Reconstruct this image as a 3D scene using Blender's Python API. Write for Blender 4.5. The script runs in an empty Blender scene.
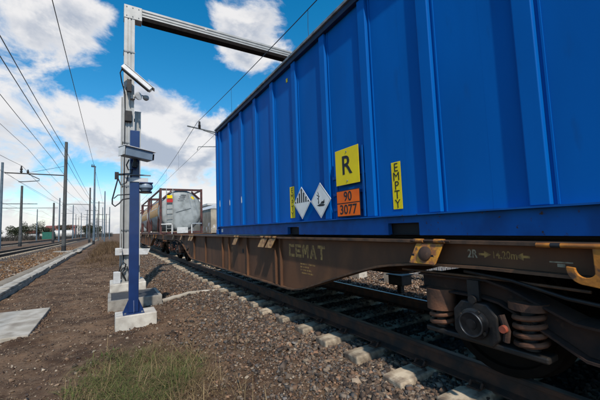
import bpy, bmesh, math, random
import numpy as np
from mathutils import Vector, Matrix
rnd = random.Random(7); NR = np.random.RandomState(11)
rad = math.radians
sc = bpy.context.scene
COL = sc.collection

# ---------------------------------------------------------------- camera
EYE = 1.55
YAW, PITCH, ROLL = rad(30.6457), rad(4.7958), rad(2.0321)
def cam_axes():
    f = Vector((math.sin(YAW)*math.cos(PITCH), math.cos(YAW)*math.cos(PITCH), math.sin(PITCH)))
    r = Vector((math.cos(YAW), -math.sin(YAW), 0)); u = r.cross(f)
    return r*math.cos(ROLL)-u*math.sin(ROLL), u*math.cos(ROLL)+r*math.sin(ROLL), f
_r, _u, _f = cam_axes()
cd = bpy.data.cameras.new('camera'); cam = bpy.data.objects.new('camera', cd); COL.objects.link(cam)
cd.sensor_width = 36; cd.lens = 320.63/600*36; cd.clip_start = .05; cd.clip_end = 4000
m = Matrix((( _r.x, _u.x, -_f.x, 0), (_r.y, _u.y, -_f.y, 0), (_r.z, _u.z, -_f.z, EYE), (0, 0, 0, 1)))
cam.matrix_world = m; sc.camera = cam

# ---------------------------------------------------------------- sky and sun
SUN_AZ, SUN_EL = rad(194), rad(48)
w = bpy.data.worlds.new('World'); sc.world = w; w.use_nodes = True
def sky_world():
    nt = w.node_tree; N = nt.nodes; L = nt.links
    bg = N['Background']; bg.inputs[1].default_value = .10
    sk = N.new('ShaderNodeTexSky'); sk.sky_type = 'NISHITA'; sk.sun_disc = False
    sk.sun_elevation = SUN_EL; sk.sun_rotation = SUN_AZ; sk.air_density = 1.0; sk.dust_density = .35; sk.ozone_density = 2.0
    hs = N.new('ShaderNodeHueSaturation'); hs.inputs['Hue'].default_value = .489; hs.inputs['Saturation'].default_value = 1.45; hs.inputs['Value'].default_value = 1.68
    L.new(sk.outputs[0], hs.inputs['Color'])
    tc = N.new('ShaderNodeTexCoord')
    D = tc.outputs['Generated']
    def math_(op, a, b=None, c=None, clamp=False):
        n = N.new('ShaderNodeMath'); n.operation = op; n.use_clamp = clamp
        for i, v in enumerate((a, b, c)):
            if v is None: continue
            if isinstance(v, (int, float)): n.inputs[i].default_value = v
            else: L.new(v, n.inputs[i])
        return n.outputs[0]
    def vmath(op, a, b):
        n = N.new('ShaderNodeVectorMath'); n.operation = op
        for i, v in enumerate((a, b)):
            if isinstance(v, tuple): n.inputs[i].default_value = v
            else: L.new(v, n.inputs[i])
        return n
    def mr(v, a, b, c, d):
        n = N.new('ShaderNodeMapRange'); n.interpolation_type = 'SMOOTHSTEP'; L.new(v, n.inputs[0])
        for i, k in enumerate((a, b, c, d)): n.inputs[i+1].default_value = k
        return n.outputs[0]
    def noise(vec, scale, detail, rough=.55, dist=0.):
        n = N.new('ShaderNodeTexNoise'); n.inputs['Scale'].default_value = scale; n.inputs['Detail'].default_value = detail
        n.inputs['Roughness'].default_value = rough; n.inputs['Distortion'].default_value = dist
        L.new(vec, n.inputs['Vector']); return n.outputs['Fac']
    flat = vmath('MULTIPLY', D, (1, 1, 1.7)).outputs[0]
    n0 = noise(vmath('ADD', flat, (3.1, .4, .2)).outputs[0], 5.2, 11, .61, .3)
    up = vmath('ADD', flat, (3.1-.02, .4-.03, .2+.085)).outputs[0]
    n1 = noise(up, 5.2, 6, .56, .3)
    # cumulus banks at their bearing (azimuth from +Y clockwise, elevation), angular radius, weight
    banks = [(-14, 29, 7, .15), (-6, 29.5, 5.5, .15), (-13, 20, 8, .07), (-10, 14, 7, .08), (3, 17, 7, .20), (10, 17, 7, .18), (14, 12, 6, .12),
             (21, 34, 5.5, .19), (26, 31, 5, .17), (18, 29, 4.5, .12), (6.5, 32, 2.2, .12), (-13, 40, 6, .0),
             (-15, 43, 7, -.10), (10, 39, 9, -.14), (13, 26, 6, -.16), (-4, 40, 7, -.10), (-2, 22.5, 3.5, -.10), (34, 40, 10, -.12), (3, 27, 4, -.12)]
    acc = None
    for az, el, r, wt in banks:
        c = (math.sin(rad(az))*math.cos(rad(el)), math.cos(rad(az))*math.cos(rad(el)), math.sin(rad(el)))
        dt = vmath('DOT_PRODUCT', D, c).outputs['Value']
        b = mr(dt, math.cos(rad(r*1.5)), math.cos(rad(r*.25)), 0, wt)
        acc = b if acc is None else math_('ADD', acc, b)
    sep = N.new('ShaderNodeSeparateXYZ'); L.new(D, sep.inputs[0])
    hor = mr(sep.outputs['Z'], .02, .28, .17, 0.)
    dens = math_('ADD', math_('ADD', n0, acc), hor)
    alpha = mr(dens, .54, .71, 0, 1)
    # thickness towards the light gives white tops and blue-grey undersides
    dens1 = math_('ADD', math_('ADD', n1, acc), hor)
    lit = mr(math_('SUBTRACT', dens, dens1), -.12, .10, 0, 1)
    thick = mr(dens, .60, .80, 0, 1)
    shade = math_('MULTIPLY', math_('SUBTRACT', 1, lit), thick, clamp=True)
    cm = N.new('ShaderNodeMix'); cm.data_type = 'RGBA'
    K = 8.9
    cm.inputs['A'].default_value = (1.0*K, .985*K, .985*K, 1); cm.inputs['B'].default_value = (.50*K, .56*K, .67*K, 1)
    L.new(shade, cm.inputs['Factor'])
    mx = N.new('ShaderNodeMix'); mx.data_type = 'RGBA'
    L.new(math_('MULTIPLY', alpha, .96), mx.inputs['Factor']); L.new(hs.outputs[0], mx.inputs['A']); L.new(cm.outputs['Result'], mx.inputs['B'])
    L.new(mx.outputs['Result'], bg.inputs[0])
sky_world()
sl = bpy.data.lights.new('sun', 'SUN'); sl.energy = 4.0; sl.angle = rad(1.2); sl.color = (1, .94, .86)
so = bpy.data.objects.new('sun', sl); COL.objects.link(so)
SV = Vector((math.sin(SUN_AZ)*math.cos(SUN_EL), math.cos(SUN_AZ)*math.cos(SUN_EL), math.sin(SUN_EL)))
so.rotation_euler = SV.to_track_quat('Z', 'Y').to_euler(); so.location = (-3, -6, 12)
vs = sc.view_settings; vs.view_transform = 'Standard'; vs.look = 'None'; vs.gamma = 1; vs.exposure = 0.0; vs.use_curve_mapping = False

# ---------------------------------------------------------------- materials
MATS = {}
def mat(name, c1, c2=None, scale=6, rough=.6, metal=0., bump=.0, bscale=60, lo=.4, hi=.62, var=0., detail=6, stretch=None, c3=None, c3scale=3, c3lo=.6, c3hi=.7, attr=None, spec=.5, coat=0.):
    if name in MATS: return MATS[name]
    mt = bpy.data.materials.new(name); mt.use_nodes = True; MATS[name] = mt
    N = mt.node_tree.nodes; L = mt.node_tree.links; P = N['Principled BSDF']
    P.inputs['Roughness'].default_value = rough; P.inputs['Metallic'].default_value = metal
    P.inputs['Specular IOR Level'].default_value = spec; P.inputs['Coat Weight'].default_value = coat
    tc = N.new('ShaderNodeTexCoord'); vec = tc.outputs['Object']
    oi = N.new('ShaderNodeObjectInfo')
    if stretch:
        mp = N.new('ShaderNodeMapping'); mp.inputs['Scale'].default_value = stretch; L.new(vec, mp.inputs[0]); vec2 = mp.outputs[0]
    else: vec2 = vec
    def noise(s, d, v, W=None):
        n = N.new('ShaderNodeTexNoise'); n.inputs['Scale'].default_value = s; n.inputs['Detail'].default_value = d; L.new(v, n.inputs['Vector']); return n.outputs['Fac']
    def ramp(v, a, b):
        n = N.new('ShaderNodeMapRange'); L.new(v, n.inputs[0]); n.inputs[1].default_value = a; n.inputs[2].default_value = b; return n.outputs[0]
    def mixc(f, a, b):
        n = N.new('ShaderNodeMix'); n.data_type = 'RGBA'
        L.new(f, n.inputs['Factor'])
        for k, v in (('A', a), ('B', b)):
            if isinstance(v, tuple): n.inputs[k].default_value = (*v, 1)
            else: L.new(v, n.inputs[k])
        return n.outputs['Result']
    col = None
    if attr:
        a = N.new('ShaderNodeAttribute'); a.attribute_name = attr; col = a.outputs['Color']
    elif c2:
        col = mixc(ramp(noise(scale, detail, vec2), lo, hi), c1, c2)
    if c3:
        col = mixc(ramp(noise(c3scale, 8, vec2), c3lo, c3hi), col if col else c1, c3)
    if var and (col is not None or True):
        hv = N.new('ShaderNodeHueSaturation')
        if col is not None: L.new(col, hv.inputs['Color'])
        else: hv.inputs['Color'].default_value = (*c1, 1)
        r = N.new('ShaderNodeMapRange'); L.new(oi.outputs['Random'], r.inputs[0]); r.inputs[3].default_value = 1-var; r.inputs[4].default_value = 1+var
        L.new(r.outputs[0], hv.inputs['Value']); col = hv.outputs['Color']
    if col is None: P.inputs['Base Color'].default_value = (*c1, 1)
    else: L.new(col, P.inputs['Base Color'])
    if bump:
        b = N.new('ShaderNodeBump'); b.inputs['Strength'].default_value = bump; b.inputs['Distance'].default_value = .01
        L.new(noise(bscale, 6, vec), b.inputs['Height']); L.new(b.outputs[0], P.inputs['Normal'])
    return mt
M_BLUE = mat('blue_container_paint', (.0002, .116, .425), (.0002, .100, .37), 2.2, .55, 0, .05, 3.5, stretch=(1, 1, .25), c3=(.003, .095, .34), c3scale=9, c3lo=.62, c3hi=.75, var=.03, spec=.09)
M_BLUE_D = mat('blue_lower_rail_paint', (.0005, .098, .37), (.002, .068, .26), 5, .55, 0, .06, 8, c3=(.05, .03, .018), c3scale=22, c3lo=.66, c3hi=.72, spec=.2)
M_RAILTOP = mat('weathered_grey_rail', (.23, .24, .24), (.12, .13, .13), 9, .55, .1, .1, 40)
M_RUST = mat('rusty_brown_paint', (.070, .032, .016), (.030, .016, .009), 3.5, .75, 0, .25, 45, c3=(.12, .056, .025), c3scale=7, c3lo=.56, c3hi=.68)
M_SILL = mat('brown_wagon_paint', (.140, .056, .0205), (.066, .029, .0125), 2.2, .8, 0, .15, 30, c3=(.19, .078, .026), c3scale=2.2, c3lo=.56, c3hi=.78, stretch=(1, 1, .5))
M_FLANGE = mat('worn_sill_flange', (.12, .058, .026), (.05, .027, .014), 8, .7, 0, .2, 60)
M_BOGIE = mat('rusted_bogie_steel', (.040, .0165, .008), (.011, .006, .004), 5, .9, 0, .35, 60, c3=(.11, .045, .02), c3scale=6, c3lo=.6, c3hi=.72)
M_SPRING = mat('rusty_spring_steel', (.155, .062, .028), (.055, .024, .012), 7, .75, 0, .3, 60)
M_BLACK = mat('greasy_black_steel', (.009, .008, .008), (.024, .018, .013), 9, .6, .1, .2, 60)
M_COVER = mat('axlebox_cover_black', (.012, .013, .015), (.03, .03, .032), 14, .32, .5, .1, 50)
M_WHEEL = mat('wheel_steel', (.008, .006, .0045), (.005, .004, .003), 6, .8, 0, .2, 50, spec=.1)
M_FLAP = mat('yellow_worn_flap', (.58, .25, .018), (.26, .095, .03), 16, .65, 0, .3, 60, lo=.42, hi=.58, c3=(.10, .05, .028), c3scale=9, c3lo=.56, c3hi=.62)
M_FLAP2 = mat('ochre_steel_flap', (.42, .23, .085), (.20, .09, .035), 14, .6, 0, .2, 60)
M_ORANGE = mat('orange_hook_paint', (.46, .165, .015), (.24, .085, .014), 12, .65, 0, .2, 50, c3=(.08, .04, .02), c3scale=14, c3lo=.56, c3hi=.66)
M_YPRINT = mat('yellow_stencil', (.44, .25, .065), (.13, .065, .026), 22, .7, lo=.38, hi=.66)
M_WPRINT = mat('pale_stencil', (.36, .30, .20), (.18, .13, .08), 30, .7)
M_YSIGN = mat('yellow_sign', (.92, .68, .006), (.86, .61, .006), 5, .5, c3=(.60, .42, .02), c3scale=9, c3lo=.66, c3hi=.8, spec=.25)
M_OSIGN = mat('orange_sign', (.95, .155, .006), (.85, .125, .006), 5, .5, spec=.25)
M_WSIGN = mat('white_sign', (.82, .80, .75), (.74, .72, .67), 8, .5, spec=.3)
M_INK = mat('black_ink', (.010, .010, .011), rough=.6)
M_DARKREC = mat('dark_recess', (.010, .010, .012), rough=.8)
M_RAIL = mat('rusty_rail_side', (.068, .027, .0125), (.028, .014, .008), 9, .8, 0, .25, 70, c3=(.015, .012, .01), c3scale=4, c3lo=.5, c3hi=.66)
M_RAILHEAD = mat('polished_rail_head', (.20, .20, .20), (.11, .10, .09), 7, .4, .7, .05, 90, stretch=(1, .1, 1))
M_RAILHEAD2 = mat('dull_rail_head', (.085, .06, .045), (.16, .14, .12), 9, .5, .4, .1, 90, stretch=(1, .15, 1))
M_SLEEPER = mat('pale_concrete_sleeper', (.50, .41, .29), (.33, .255, .17), 9, .85, 0, .4, 50, c3=(.13, .09, .06), c3scale=6, c3lo=.46, c3hi=.64, var=.22)
M_CONC = mat('white_concrete', (.60, .55, .46), (.44, .39, .32), 7, .85, 0, .25, 60, c3=(.25, .22, .18), c3scale=5, c3lo=.62, c3hi=.76)
M_SLAB = mat('stained_concrete', (.46, .41, .335), (.33, .285, .22), 4, .9, 0, .4, 50, c3=(.19, .15, .11), c3scale=2.5, c3lo=.52, c3hi=.72, var=.12)
M_CONC2 = mat('grey_concrete', (.36, .325, .27), (.25, .22, .18), 8, .9, 0, .35, 60, c3=(.14, .12, .10), c3scale=4, c3lo=.58, c3hi=.74, var=.12)
M_ASPH = mat('dark_bitumen_cover', (.035, .037, .04), (.06, .06, .062), 40, .8, 0, .5, 160)
M_ALU = mat('anodised_aluminium', (.40, .39, .36), (.33, .325, .30), 4, .5, .25, .02, 40)
M_ALU_SHADE = mat('shaded_aluminium_underside', (.008, .006, .005), (.014, .010, .008), 10, .8, spec=.1)  # near-black copy of the aluminium, with underside shade in its colour
M_WHITE = mat('white_powder_coat', (.62, .61, .58), (.50, .49, .46), 6, .45, c3=(.33, .31, .27), c3scale=7, c3lo=.6, c3hi=.75)
M_NAVY = mat('navy_post_paint', (.004, .022, .095), (.006, .028, .115), 5, .35, 0, .04, 20, coat=.2)
M_DEVBLUE = mat('grey_blue_device', (.20, .26, .32), (.16, .21, .26), 6, .4)
M_CABLE = mat('black_cable', (.012, .012, .013), rough=.5)
M_GLASS = mat('dark_lens', (.01, .011, .014), rough=.08, spec=.8)
M_WIRE = mat('weathered_wire', (.045, .05, .055), rough=.5, metal=.4)
M_POLE = mat('concrete_pole', (.085, .085, .080), (.055, .057, .055), 3, .8, 0, .1, 30, var=.15)
M_POLEB = mat('galvanised_pole', (.11, .15, .18), (.08, .11, .135), 3, .6, .1, var=.1)
M_DARK = mat('black_pole_foot', (.015, .015, .016), rough=.7)
M_TANK = mat('brushed_tank_shell', (.36, .38, .37), (.25, .27, .26), 3, .65, .1, .03, 8, stretch=(1, .3, 1), c3=(.17, .16, .15), c3scale=3, c3lo=.6, c3hi=.8)
M_TFRAME = mat('red_brown_tank_frame', (.10, .030, .024), (.05, .020, .017), 6, .65, 0, .1, 40)
M_TSTRIPE = mat('orange_tank_stripe', (.62, .30, .06), (.5, .22, .04), 5, .5)
M_TWHITE = mat('white_tank_shell', (.58, .55, .50), (.45, .41, .36), 3, .5)
M_RED = mat('red_plate', (.5, .02, .02), rough=.5)
M_GRAFF = mat('beige_wagon_paint', (.42, .36, .27), (.27, .23, .17), 1.6, .7, c3=(.62, .62, .63), c3scale=1.3, c3lo=.6, c3hi=.64)
M_GREYB = mat('light_grey_panel', (.52, .53, .53), (.42, .43, .43), 2, .6)
M_STONE = mat('stones', (.2, .2, .2), attr='Col', rough=.9, bump=.3, bscale=90)
M_GRASS = mat('grass_blades', (.1, .1, .05), attr='Col', rough=.8, spec=.2)
M_LEAF = mat('crown_leaves', (.03, .05, .02), attr='Col', rough=.8, spec=.2)
M_BARK = mat('bark', (.06, .045, .035), (.035, .028, .022), 8, .9)

def ground_mat():
    mt = bpy.data.materials.new('soil_ground'); mt.use_nodes = True
    N = mt.node_tree.nodes; L = mt.node_tree.links; P = N['Principled BSDF']; P.inputs['Roughness'].default_value = .95; P.inputs['Specular IOR Level'].default_value = .15
    tc = N.new('ShaderNodeTexCoord'); V = tc.outputs['Object']
    def noise(s, d=8, r=.6):
        n = N.new('ShaderNodeTexNoise'); n.inputs['Scale'].default_value = s; n.inputs['Detail'].default_value = d; n.inputs['Roughness'].default_value = r; L.new(V, n.inputs['Vector']); return n.outputs['Fac']
    def rp(v, a, b):
        n = N.new('ShaderNodeMapRange'); L.new(v, n.inputs[0]); n.inputs[1].default_value = a; n.inputs[2].default_value = b; return n.outputs[0]
    def mx(f, a, b):
        n = N.new('ShaderNodeMix'); n.data_type = 'RGBA'; L.new(f, n.inputs['Factor'])
        for k, v in (('A', a), ('B', b)):
            if isinstance(v, tuple): n.inputs[k].default_value = (*v, 1)
            else: L.new(v, n.inputs[k])
        return n.outputs['Result']
    c = mx(rp(noise(1.3), .40, .60), (.190, .116, .069), (.076, .043, .026))
    c = mx(rp(noise(5.5), .5, .72), c, (.23, .150, .092))
    c = mx(rp(noise(26, 6, .7), .54, .74), c, (.040, .024, .015))
    c = mx(rp(noise(70, 4, .7), .62, .74), c, (.30, .22, .15))
    L.new(c, P.inputs['Base Color'])
    b = N.new('ShaderNodeBump'); b.inputs['Strength'].default_value = .9; b.inputs['Distance'].default_value = .03
    L.new(noise(32, 9, .7), b.inputs['Height']); L.new(b.outputs[0], P.inputs['Normal'])
    return mt
M_SOIL = ground_mat()
M_BED = mat('ballast_grit', (.085, .058, .040), (.042, .029, .020), 30, .95, 0, .8, 60, c3=(.13, .105, .085), c3scale=60, c3lo=.58, c3hi=.68)
M_BEDDARK = mat('shaded_oily_grit', (.020, .015, .011), (.011, .009, .007), 30, .95, 0, .8, 60)  # oily grit darkened further to hold the shade under the wagon

# ---------------------------------------------------------------- builders
class MB:
    def __init__(s): s.v = []; s.f = []
    def add(s, vs, fs):
        k = len(s.v); s.v += [tuple(v) for v in vs]; s.f += [tuple(i+k for i in f) for f in fs]; return s
    def box(s, x0, x1, y0, y1, z0, z1):
        return s.add([(x0,y0,z0),(x1,y0,z0),(x1,y1,z0),(x0,y1,z0),(x0,y0,z1),(x1,y0,z1),(x1,y1,z1),(x0,y1,z1)],
                     [(0,3,2,1),(4,5,6,7),(0,1,5,4),(1,2,6,5),(2,3,7,6),(3,0,4,7)])
    def obox(s, c, ax, ay, az):   # oriented box: centre and half-axis vectors
        c = Vector(c); ax = Vector(ax); ay = Vector(ay); az = Vector(az)
        vs = [c+ax*i+ay*j+az*k for k in (-1, 1) for (i, j) in ((-1,-1),(1,-1),(1,1),(-1,1))]
        return s.add(vs, [(0,3,2,1),(4,5,6,7),(0,1,5,4),(1,2,6,5),(2,3,7,6),(3,0,4,7)])
    def prism(s, poly, axis, a, b):   # polygon in the two other axes, extruded along axis
        n = len(poly)
        def p(q, t): return {'x': (t, q[0], q[1]), 'y': (q[0], t, q[1]), 'z': (q[0], q[1], t)}[axis]
        return s.add([p(q, a) for q in poly]+[p(q, b) for q in poly],
                     [tuple(range(n)), tuple(range(2*n-1, n-1, -1))]+[((i+1) % n, i, n+i, n+(i+1) % n) for i in range(n)])
    def tube(s, pts, r, n=8, cap=True):
        pts = [Vector(p) for p in pts]; rings = []; prev = None
        for i, p in enumerate(pts):
            t = (pts[min(i+1, len(pts)-1)]-pts[max(i-1, 0)]).normalized()
            if prev is None: a = t.orthogonal().normalized()
            else:
                a = prev-t*prev.dot(t)
                a = a.normalized() if a.length > 1e-6 else t.orthogonal().normalized()
            prev = a; b = t.cross(a); rr = r[i] if isinstance(r, (list, tuple)) else r
            rings.append([p+(a*math.cos(2*math.pi*k/n)+b*math.sin(2*math.pi*k/n))*rr for k in range(n)])
        vs = [v for q in rings for v in q]; fs = []
        for i in range(len(rings)-1):
            for k in range(n): fs.append((i*n+k, i*n+(k+1) % n, (i+1)*n+(k+1) % n, (i+1)*n+k))
        if cap: fs += [tuple(range(n-1, -1, -1)), tuple((len(rings)-1)*n+k for k in range(n))]
        return s.add(vs, fs)
    def lathe(s, prof, c, axis, n=24):   # prof: list of (offset along axis, radius)
        ax = Vector(axis).normalized(); a = ax.orthogonal().normalized(); b = ax.cross(a); c = Vector(c)
        return s._rings([[c+ax*h+(a*math.cos(2*math.pi*k/n)+b*math.sin(2*math.pi*k/n))*r for k in range(n)] for h, r in prof], n)
    def _rings(s, rings, n):
        vs = [v for q in rings for v in q]; fs = []
        for i in range(len(rings)-1):
            for k in range(n): fs.append((i*n+k, i*n+(k+1) % n, (i+1)*n+(k+1) % n, (i+1)*n+k))
        fs += [tuple(range(n-1, -1, -1)), tuple((len(rings)-1)*n+k for k in range(n))]
        return s.add(vs, fs)
    def mesh(s, name, mt, smooth=False):
        me = bpy.data.meshes.new(name); me.from_pydata(s.v, [], s.f)
        bm = bmesh.new(); bm.from_mesh(me); bmesh.ops.recalc_face_normals(bm, faces=bm.faces); bm.to_mesh(me); bm.free()
        me.materials.append(mt)
        if smooth: me.shade_smooth()
        return me
WL = {}
def link(name, data, parent=None, loc=(0, 0, 0), rot=None):
    o = bpy.data.objects.new(name, data); COL.objects.link(o); L = Vector(loc); WL[o] = L
    if parent: o.parent = parent; o.location = L-WL[parent]
    else: o.location = L
    if rot: o.rotation_euler = rot
    return o
def tag(o, label, cat=None, group=None, kind=None):
    if label: o['label'] = label
    if cat: o['category'] = cat
    if group: o['group'] = group
    if kind: o['kind'] = kind
    return o
def thing(name, label, cat, loc=(0, 0, 0), group=None): 
    o = link(name, None, None, loc); o.empty_display_size = .2; return tag(o, label, cat, group)
def part(name, mb, mt, parent=None, loc=(0, 0, 0), rot=None, smooth=False, bevel=0, seg=2, angle=True):
    me = mb if isinstance(mb, bpy.types.Mesh) else mb.mesh(name, mt, smooth)
    o = link(name, me, parent, loc, rot)
    if bevel:
        b = o.modifiers.new('bevel', 'BEVEL'); b.width = bevel; b.segments = seg; b.limit_method = 'ANGLE'; b.angle_limit = rad(35)
    if smooth and not bevel:
        me.set_sharp_from_angle(angle=rad(38))
    return o
def struct(o): o['kind'] = 'structure'; return o
def dup(o, off=(0, 0, 0), parent=None):
    c = o.copy(); COL.objects.link(c); WL[c] = WL[o]+Vector(off)
    if parent: c.parent = parent
    else: c.location = o.location+Vector(off)
    for ch in list(o.children): dup(ch, off, c)
    return c
def text_mesh(txt, size, mt, align='CENTER', bold=0., sx=1., depth=.0006):
    cu = bpy.data.curves.new('t', 'FONT'); cu.body = txt; cu.size = size; cu.align_x = align; cu.align_y = 'CENTER'; cu.extrude = depth; cu.offset = bold; cu.resolution_u = 3
    o = bpy.data.objects.new('t', cu); COL.objects.link(o)
    bpy.context.view_layer.update()
    me = bpy.data.meshes.new_from_object(o.evaluated_get(bpy.context.evaluated_depsgraph_get()))
    bpy.data.objects.remove(o); bpy.data.curves.remove(cu)
    me.materials.clear(); me.materials.append(mt)
    if sx != 1: me.transform(Matrix.Diagonal((sx, 1, 1, 1)))
    # face towards -x, reading direction -y
    me.transform(Matrix(((0, 0, -1, 0), (-1, 0, 0, 0), (0, 1, 0, 0), (0, 0, 0, 1))))
    return me

# ---------------------------------------------------------------- terrain
class VN:
    def __init__(s, seed, n=128): s.g = np.random.RandomState(seed).rand(n, n); s.n = n
    def __call__(s, x, y):
        x = np.asarray(x, float); y = np.asarray(y, float)
        i = np.floor(x).astype(int); j = np.floor(y).astype(int); u = x-i; v = y-j; u = u*u*(3-2*u); v = v*v*(3-2*v); n = s.n
        g = lambda a, b: s.g[a % n, b % n]
        return (g(i, j)*(1-u)+g(i+1, j)*u)*(1-v)+(g(i, j+1)*(1-u)+g(i+1, j+1)*u)*v
vn1, vn2, vn3 = VN(1), VN(2), VN(3)
def sst(a, b, x): t = np.clip((np.asarray(x, float)-a)/(b-a), 0, 1); return t*t*(3-2*t)
def H(x, y):
    x = np.asarray(x, float); y = np.asarray(y, float)
    h = .085*sst(.9, 1.85, x)-.03*sst(1.95, 2.3, x)
    h = h+.17*sst(-3.2, -5.2, x)-.05*sst(-1.2, -2.0, x)*(1-sst(-2.6, -3.2, x))
    rough = np.exp(-((np.abs(y)/60)**2))
    h = h+rough*(.06*(vn1(x*.9, y*.9)-.5)+.05*(vn2(x*3.1, y*3.1)-.5)+.032*(vn3(x*8, y*8)-.5))*(1-sst(2.0, 2.3, x)*.6)
    return h
def build_ground():
    xs = np.unique(np.round(np.concatenate([[-1500, -700, -300, -120, -60, -35, -22], np.arange(-16, -4, .4), np.arange(-4, 2.6, .06), np.arange(2.6, 12, .4), [14, 18, 25, 40, 80, 200, 600, 1500]]), 3))
    ys = np.unique(np.round(np.concatenate([[-400, -100, -30, -10, -4], np.arange(-2, 2, .25), np.arange(2, 11, .06), np.arange(11, 24, .2), np.arange(24, 60, .8), [65, 75, 90, 120, 170, 260, 400, 800, 2200]]), 3))
    X, Y = np.meshgrid(xs, ys); Z = H(X, Y); nx, ny = len(xs), len(ys)
    me = bpy.data.meshes.new('ground'); V = np.stack([X, Y, Z], -1).reshape(-1, 3)
    i, j = np.meshgrid(np.arange(nx-1), np.arange(ny-1)); a = (j*nx+i).ravel()
    F = np.stack([a, a+1, a+1+nx, a+nx], -1)
    me.from_pydata(V.tolist(), [], F.tolist()); me.materials.append(M_SOIL); me.shade_smooth()
    struct(link('ground', me))
build_ground()
def strip(name, x0, x1, y0, y1, z, mt, step=1.2, amp=.06, seed=0):   # a bed with ragged edges lying on the ground
    rr = np.random.RandomState(seed); ys = np.arange(y0, y1+step, step); vs = []; fs = []
    cols = 5
    for y in ys:
        a = x0+rr.uniform(-amp, amp); b = x1+rr.uniform(-amp, amp)
        for k in range(cols):
            x = a+(b-a)*k/(cols-1); e = 1 if 0 < k < cols-1 else 0
            vs.append((x, y, z if e else z-.09))
    for r in range(len(ys)-1):
        for k in range(cols-1): q = r*cols+k; fs.append((q, q+1, q+1+cols, q+cols))
    me = bpy.data.meshes.new(name); me.from_pydata(vs, [], fs); me.materials.append(mt); me.shade_smooth()
    return struct(link(name, me))
strip('ballast_bed', 2.3, 5.6, -3, 120, .064, M_BED, .5, .05, 3)
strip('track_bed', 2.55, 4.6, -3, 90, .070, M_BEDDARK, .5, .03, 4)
strip('ballast_bed', 6.6, 11, -3, 120, .11, M_BED, 1, .1, 5)
strip('ballast_bed', -9.2, -4.9, 2, 260, .24, M_BED, 1, .15, 6)
strip('ballast_bed', -16.5, -12.6, 2, 260, .24, M_BED, 1, .15, 7)
strip('path', -3.35, -2.74, 3, 120, .075, mat('sandy_path', (.27, .215, .15), (.19, .15, .105), 6, .95, 0, .5, 50), .6, .035, 8)

# ---------------------------------------------------------------- scattered stones, grass, litter (numpy meshes)
_t = (1+5**.5)/2
ICO = np.array([(-1,_t,0),(1,_t,0),(-1,-_t,0),(1,-_t,0),(0,-1,_t),(0,1,_t),(0,-1,-_t),(0,1,-_t),(_t,0,-1),(_t,0,1),(-_t,0,-1),(-_t,0,1)])/math.hypot(1, _t)
ICOF = np.array([(0,11,5),(0,5,1),(0,1,7),(0,7,10),(0,10,11),(1,5,9),(5,11,4),(11,10,2),(10,7,6),(7,1,8),(3,9,4),(3,4,2),(3,2,6),(3,6,8),(3,8,9),(4,9,5),(2,4,11),(6,2,10),(8,6,7),(9,8,1)])
def np_mesh(name, V, F, C, mt, parent=None):
    k = F.shape[1]; me = bpy.data.meshes.new(name)
    me.vertices.add(len(V)); me.vertices.foreach_set('co', V.astype(np.float32).ravel())
    me.loops.add(F.size); me.loops.foreach_set('vertex_index', F.astype(np.int32).ravel())
    me.polygons.add(len(F)); me.polygons.foreach_set('loop_start', np.arange(0, F.size, k, dtype=np.int32)); me.polygons.foreach_set('loop_total', np.full(len(F), k, dtype=np.int32))
    me.update(calc_edges=True)
    a = me.color_attributes.new('Col', 'FLOAT_COLOR', 'POINT'); a.data.foreach_set('color', np.concatenate([C, np.ones((len(C), 1))], 1).astype(np.float32).ravel())
    me.materials.append(mt)
    return link(name, me, parent)
PAL = np.array([(.105,.072,.052),(.15,.105,.075),(.065,.046,.035),(.05,.036,.028),(.20,.145,.10),(.13,.105,.085),(.17,.14,.115),(.085,.068,.058),(.23,.19,.155),(.20,.12,.08),(.10,.095,.095),(.30,.245,.19),(.14,.095,.07),(.055,.047,.042),(.26,.165,.11),(.16,.15,.145),(.11,.08,.06)])
CUB = np.array([(x, y, z) for z in (-1, 1) for (x, y) in ((-1,-1),(1,-1),(1,1),(-1,1))])*.62
CUBF = np.array([(0,3,2),(0,2,1),(4,5,6),(4,6,7),(0,1,5),(0,5,4),(1,2,6),(1,6,5),(2,3,7),(2,7,6),(3,0,4),(3,4,7)])
def stones(name, x, y, z, size, pal=PAL, label=None, cat=None, kind='stuff', bright=1.):
    n = len(x); V = CUB[None]*(1+NR.uniform(-.45, .4, (n, 8, 3)))+NR.normal(0, .10, (n, 8, 3))
    V = V*(size[:, None]*.5)[:, :, None]*np.stack([NR.uniform(.8, 1.35, n), NR.uniform(.7, 1.1, n), NR.uniform(.5, .85, n)], -1)[:, None]
    t = NR.uniform(-1., 1., n); c, s = np.cos(t)[:, None], np.sin(t)[:, None]
    V = np.stack([V[..., 0], V[..., 1]*c-V[..., 2]*s, V[..., 1]*s+V[..., 2]*c], -1)
    t = NR.uniform(0, 6.28, n); c, s = np.cos(t)[:, None], np.sin(t)[:, None]
    V = np.stack([V[..., 0]*c-V[..., 1]*s, V[..., 0]*s+V[..., 1]*c, V[..., 2]], -1)+np.stack([x, y, z], -1)[:, None]
    F = (CUBF[None]+(np.arange(n)*8)[:, None, None]).reshape(-1, 3)
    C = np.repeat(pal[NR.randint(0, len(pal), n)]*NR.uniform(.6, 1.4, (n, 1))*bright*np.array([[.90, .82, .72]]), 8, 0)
    o = np_mesh(name, V.reshape(-1, 3), F, C, M_STONE); return tag(o, label, cat, None, kind)
SLEEP_Y0, SLEEP_D = 2.28, .6
def ballast_z(x): return np.where(x < 1.9, H(x, 0*x), .098)
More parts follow.
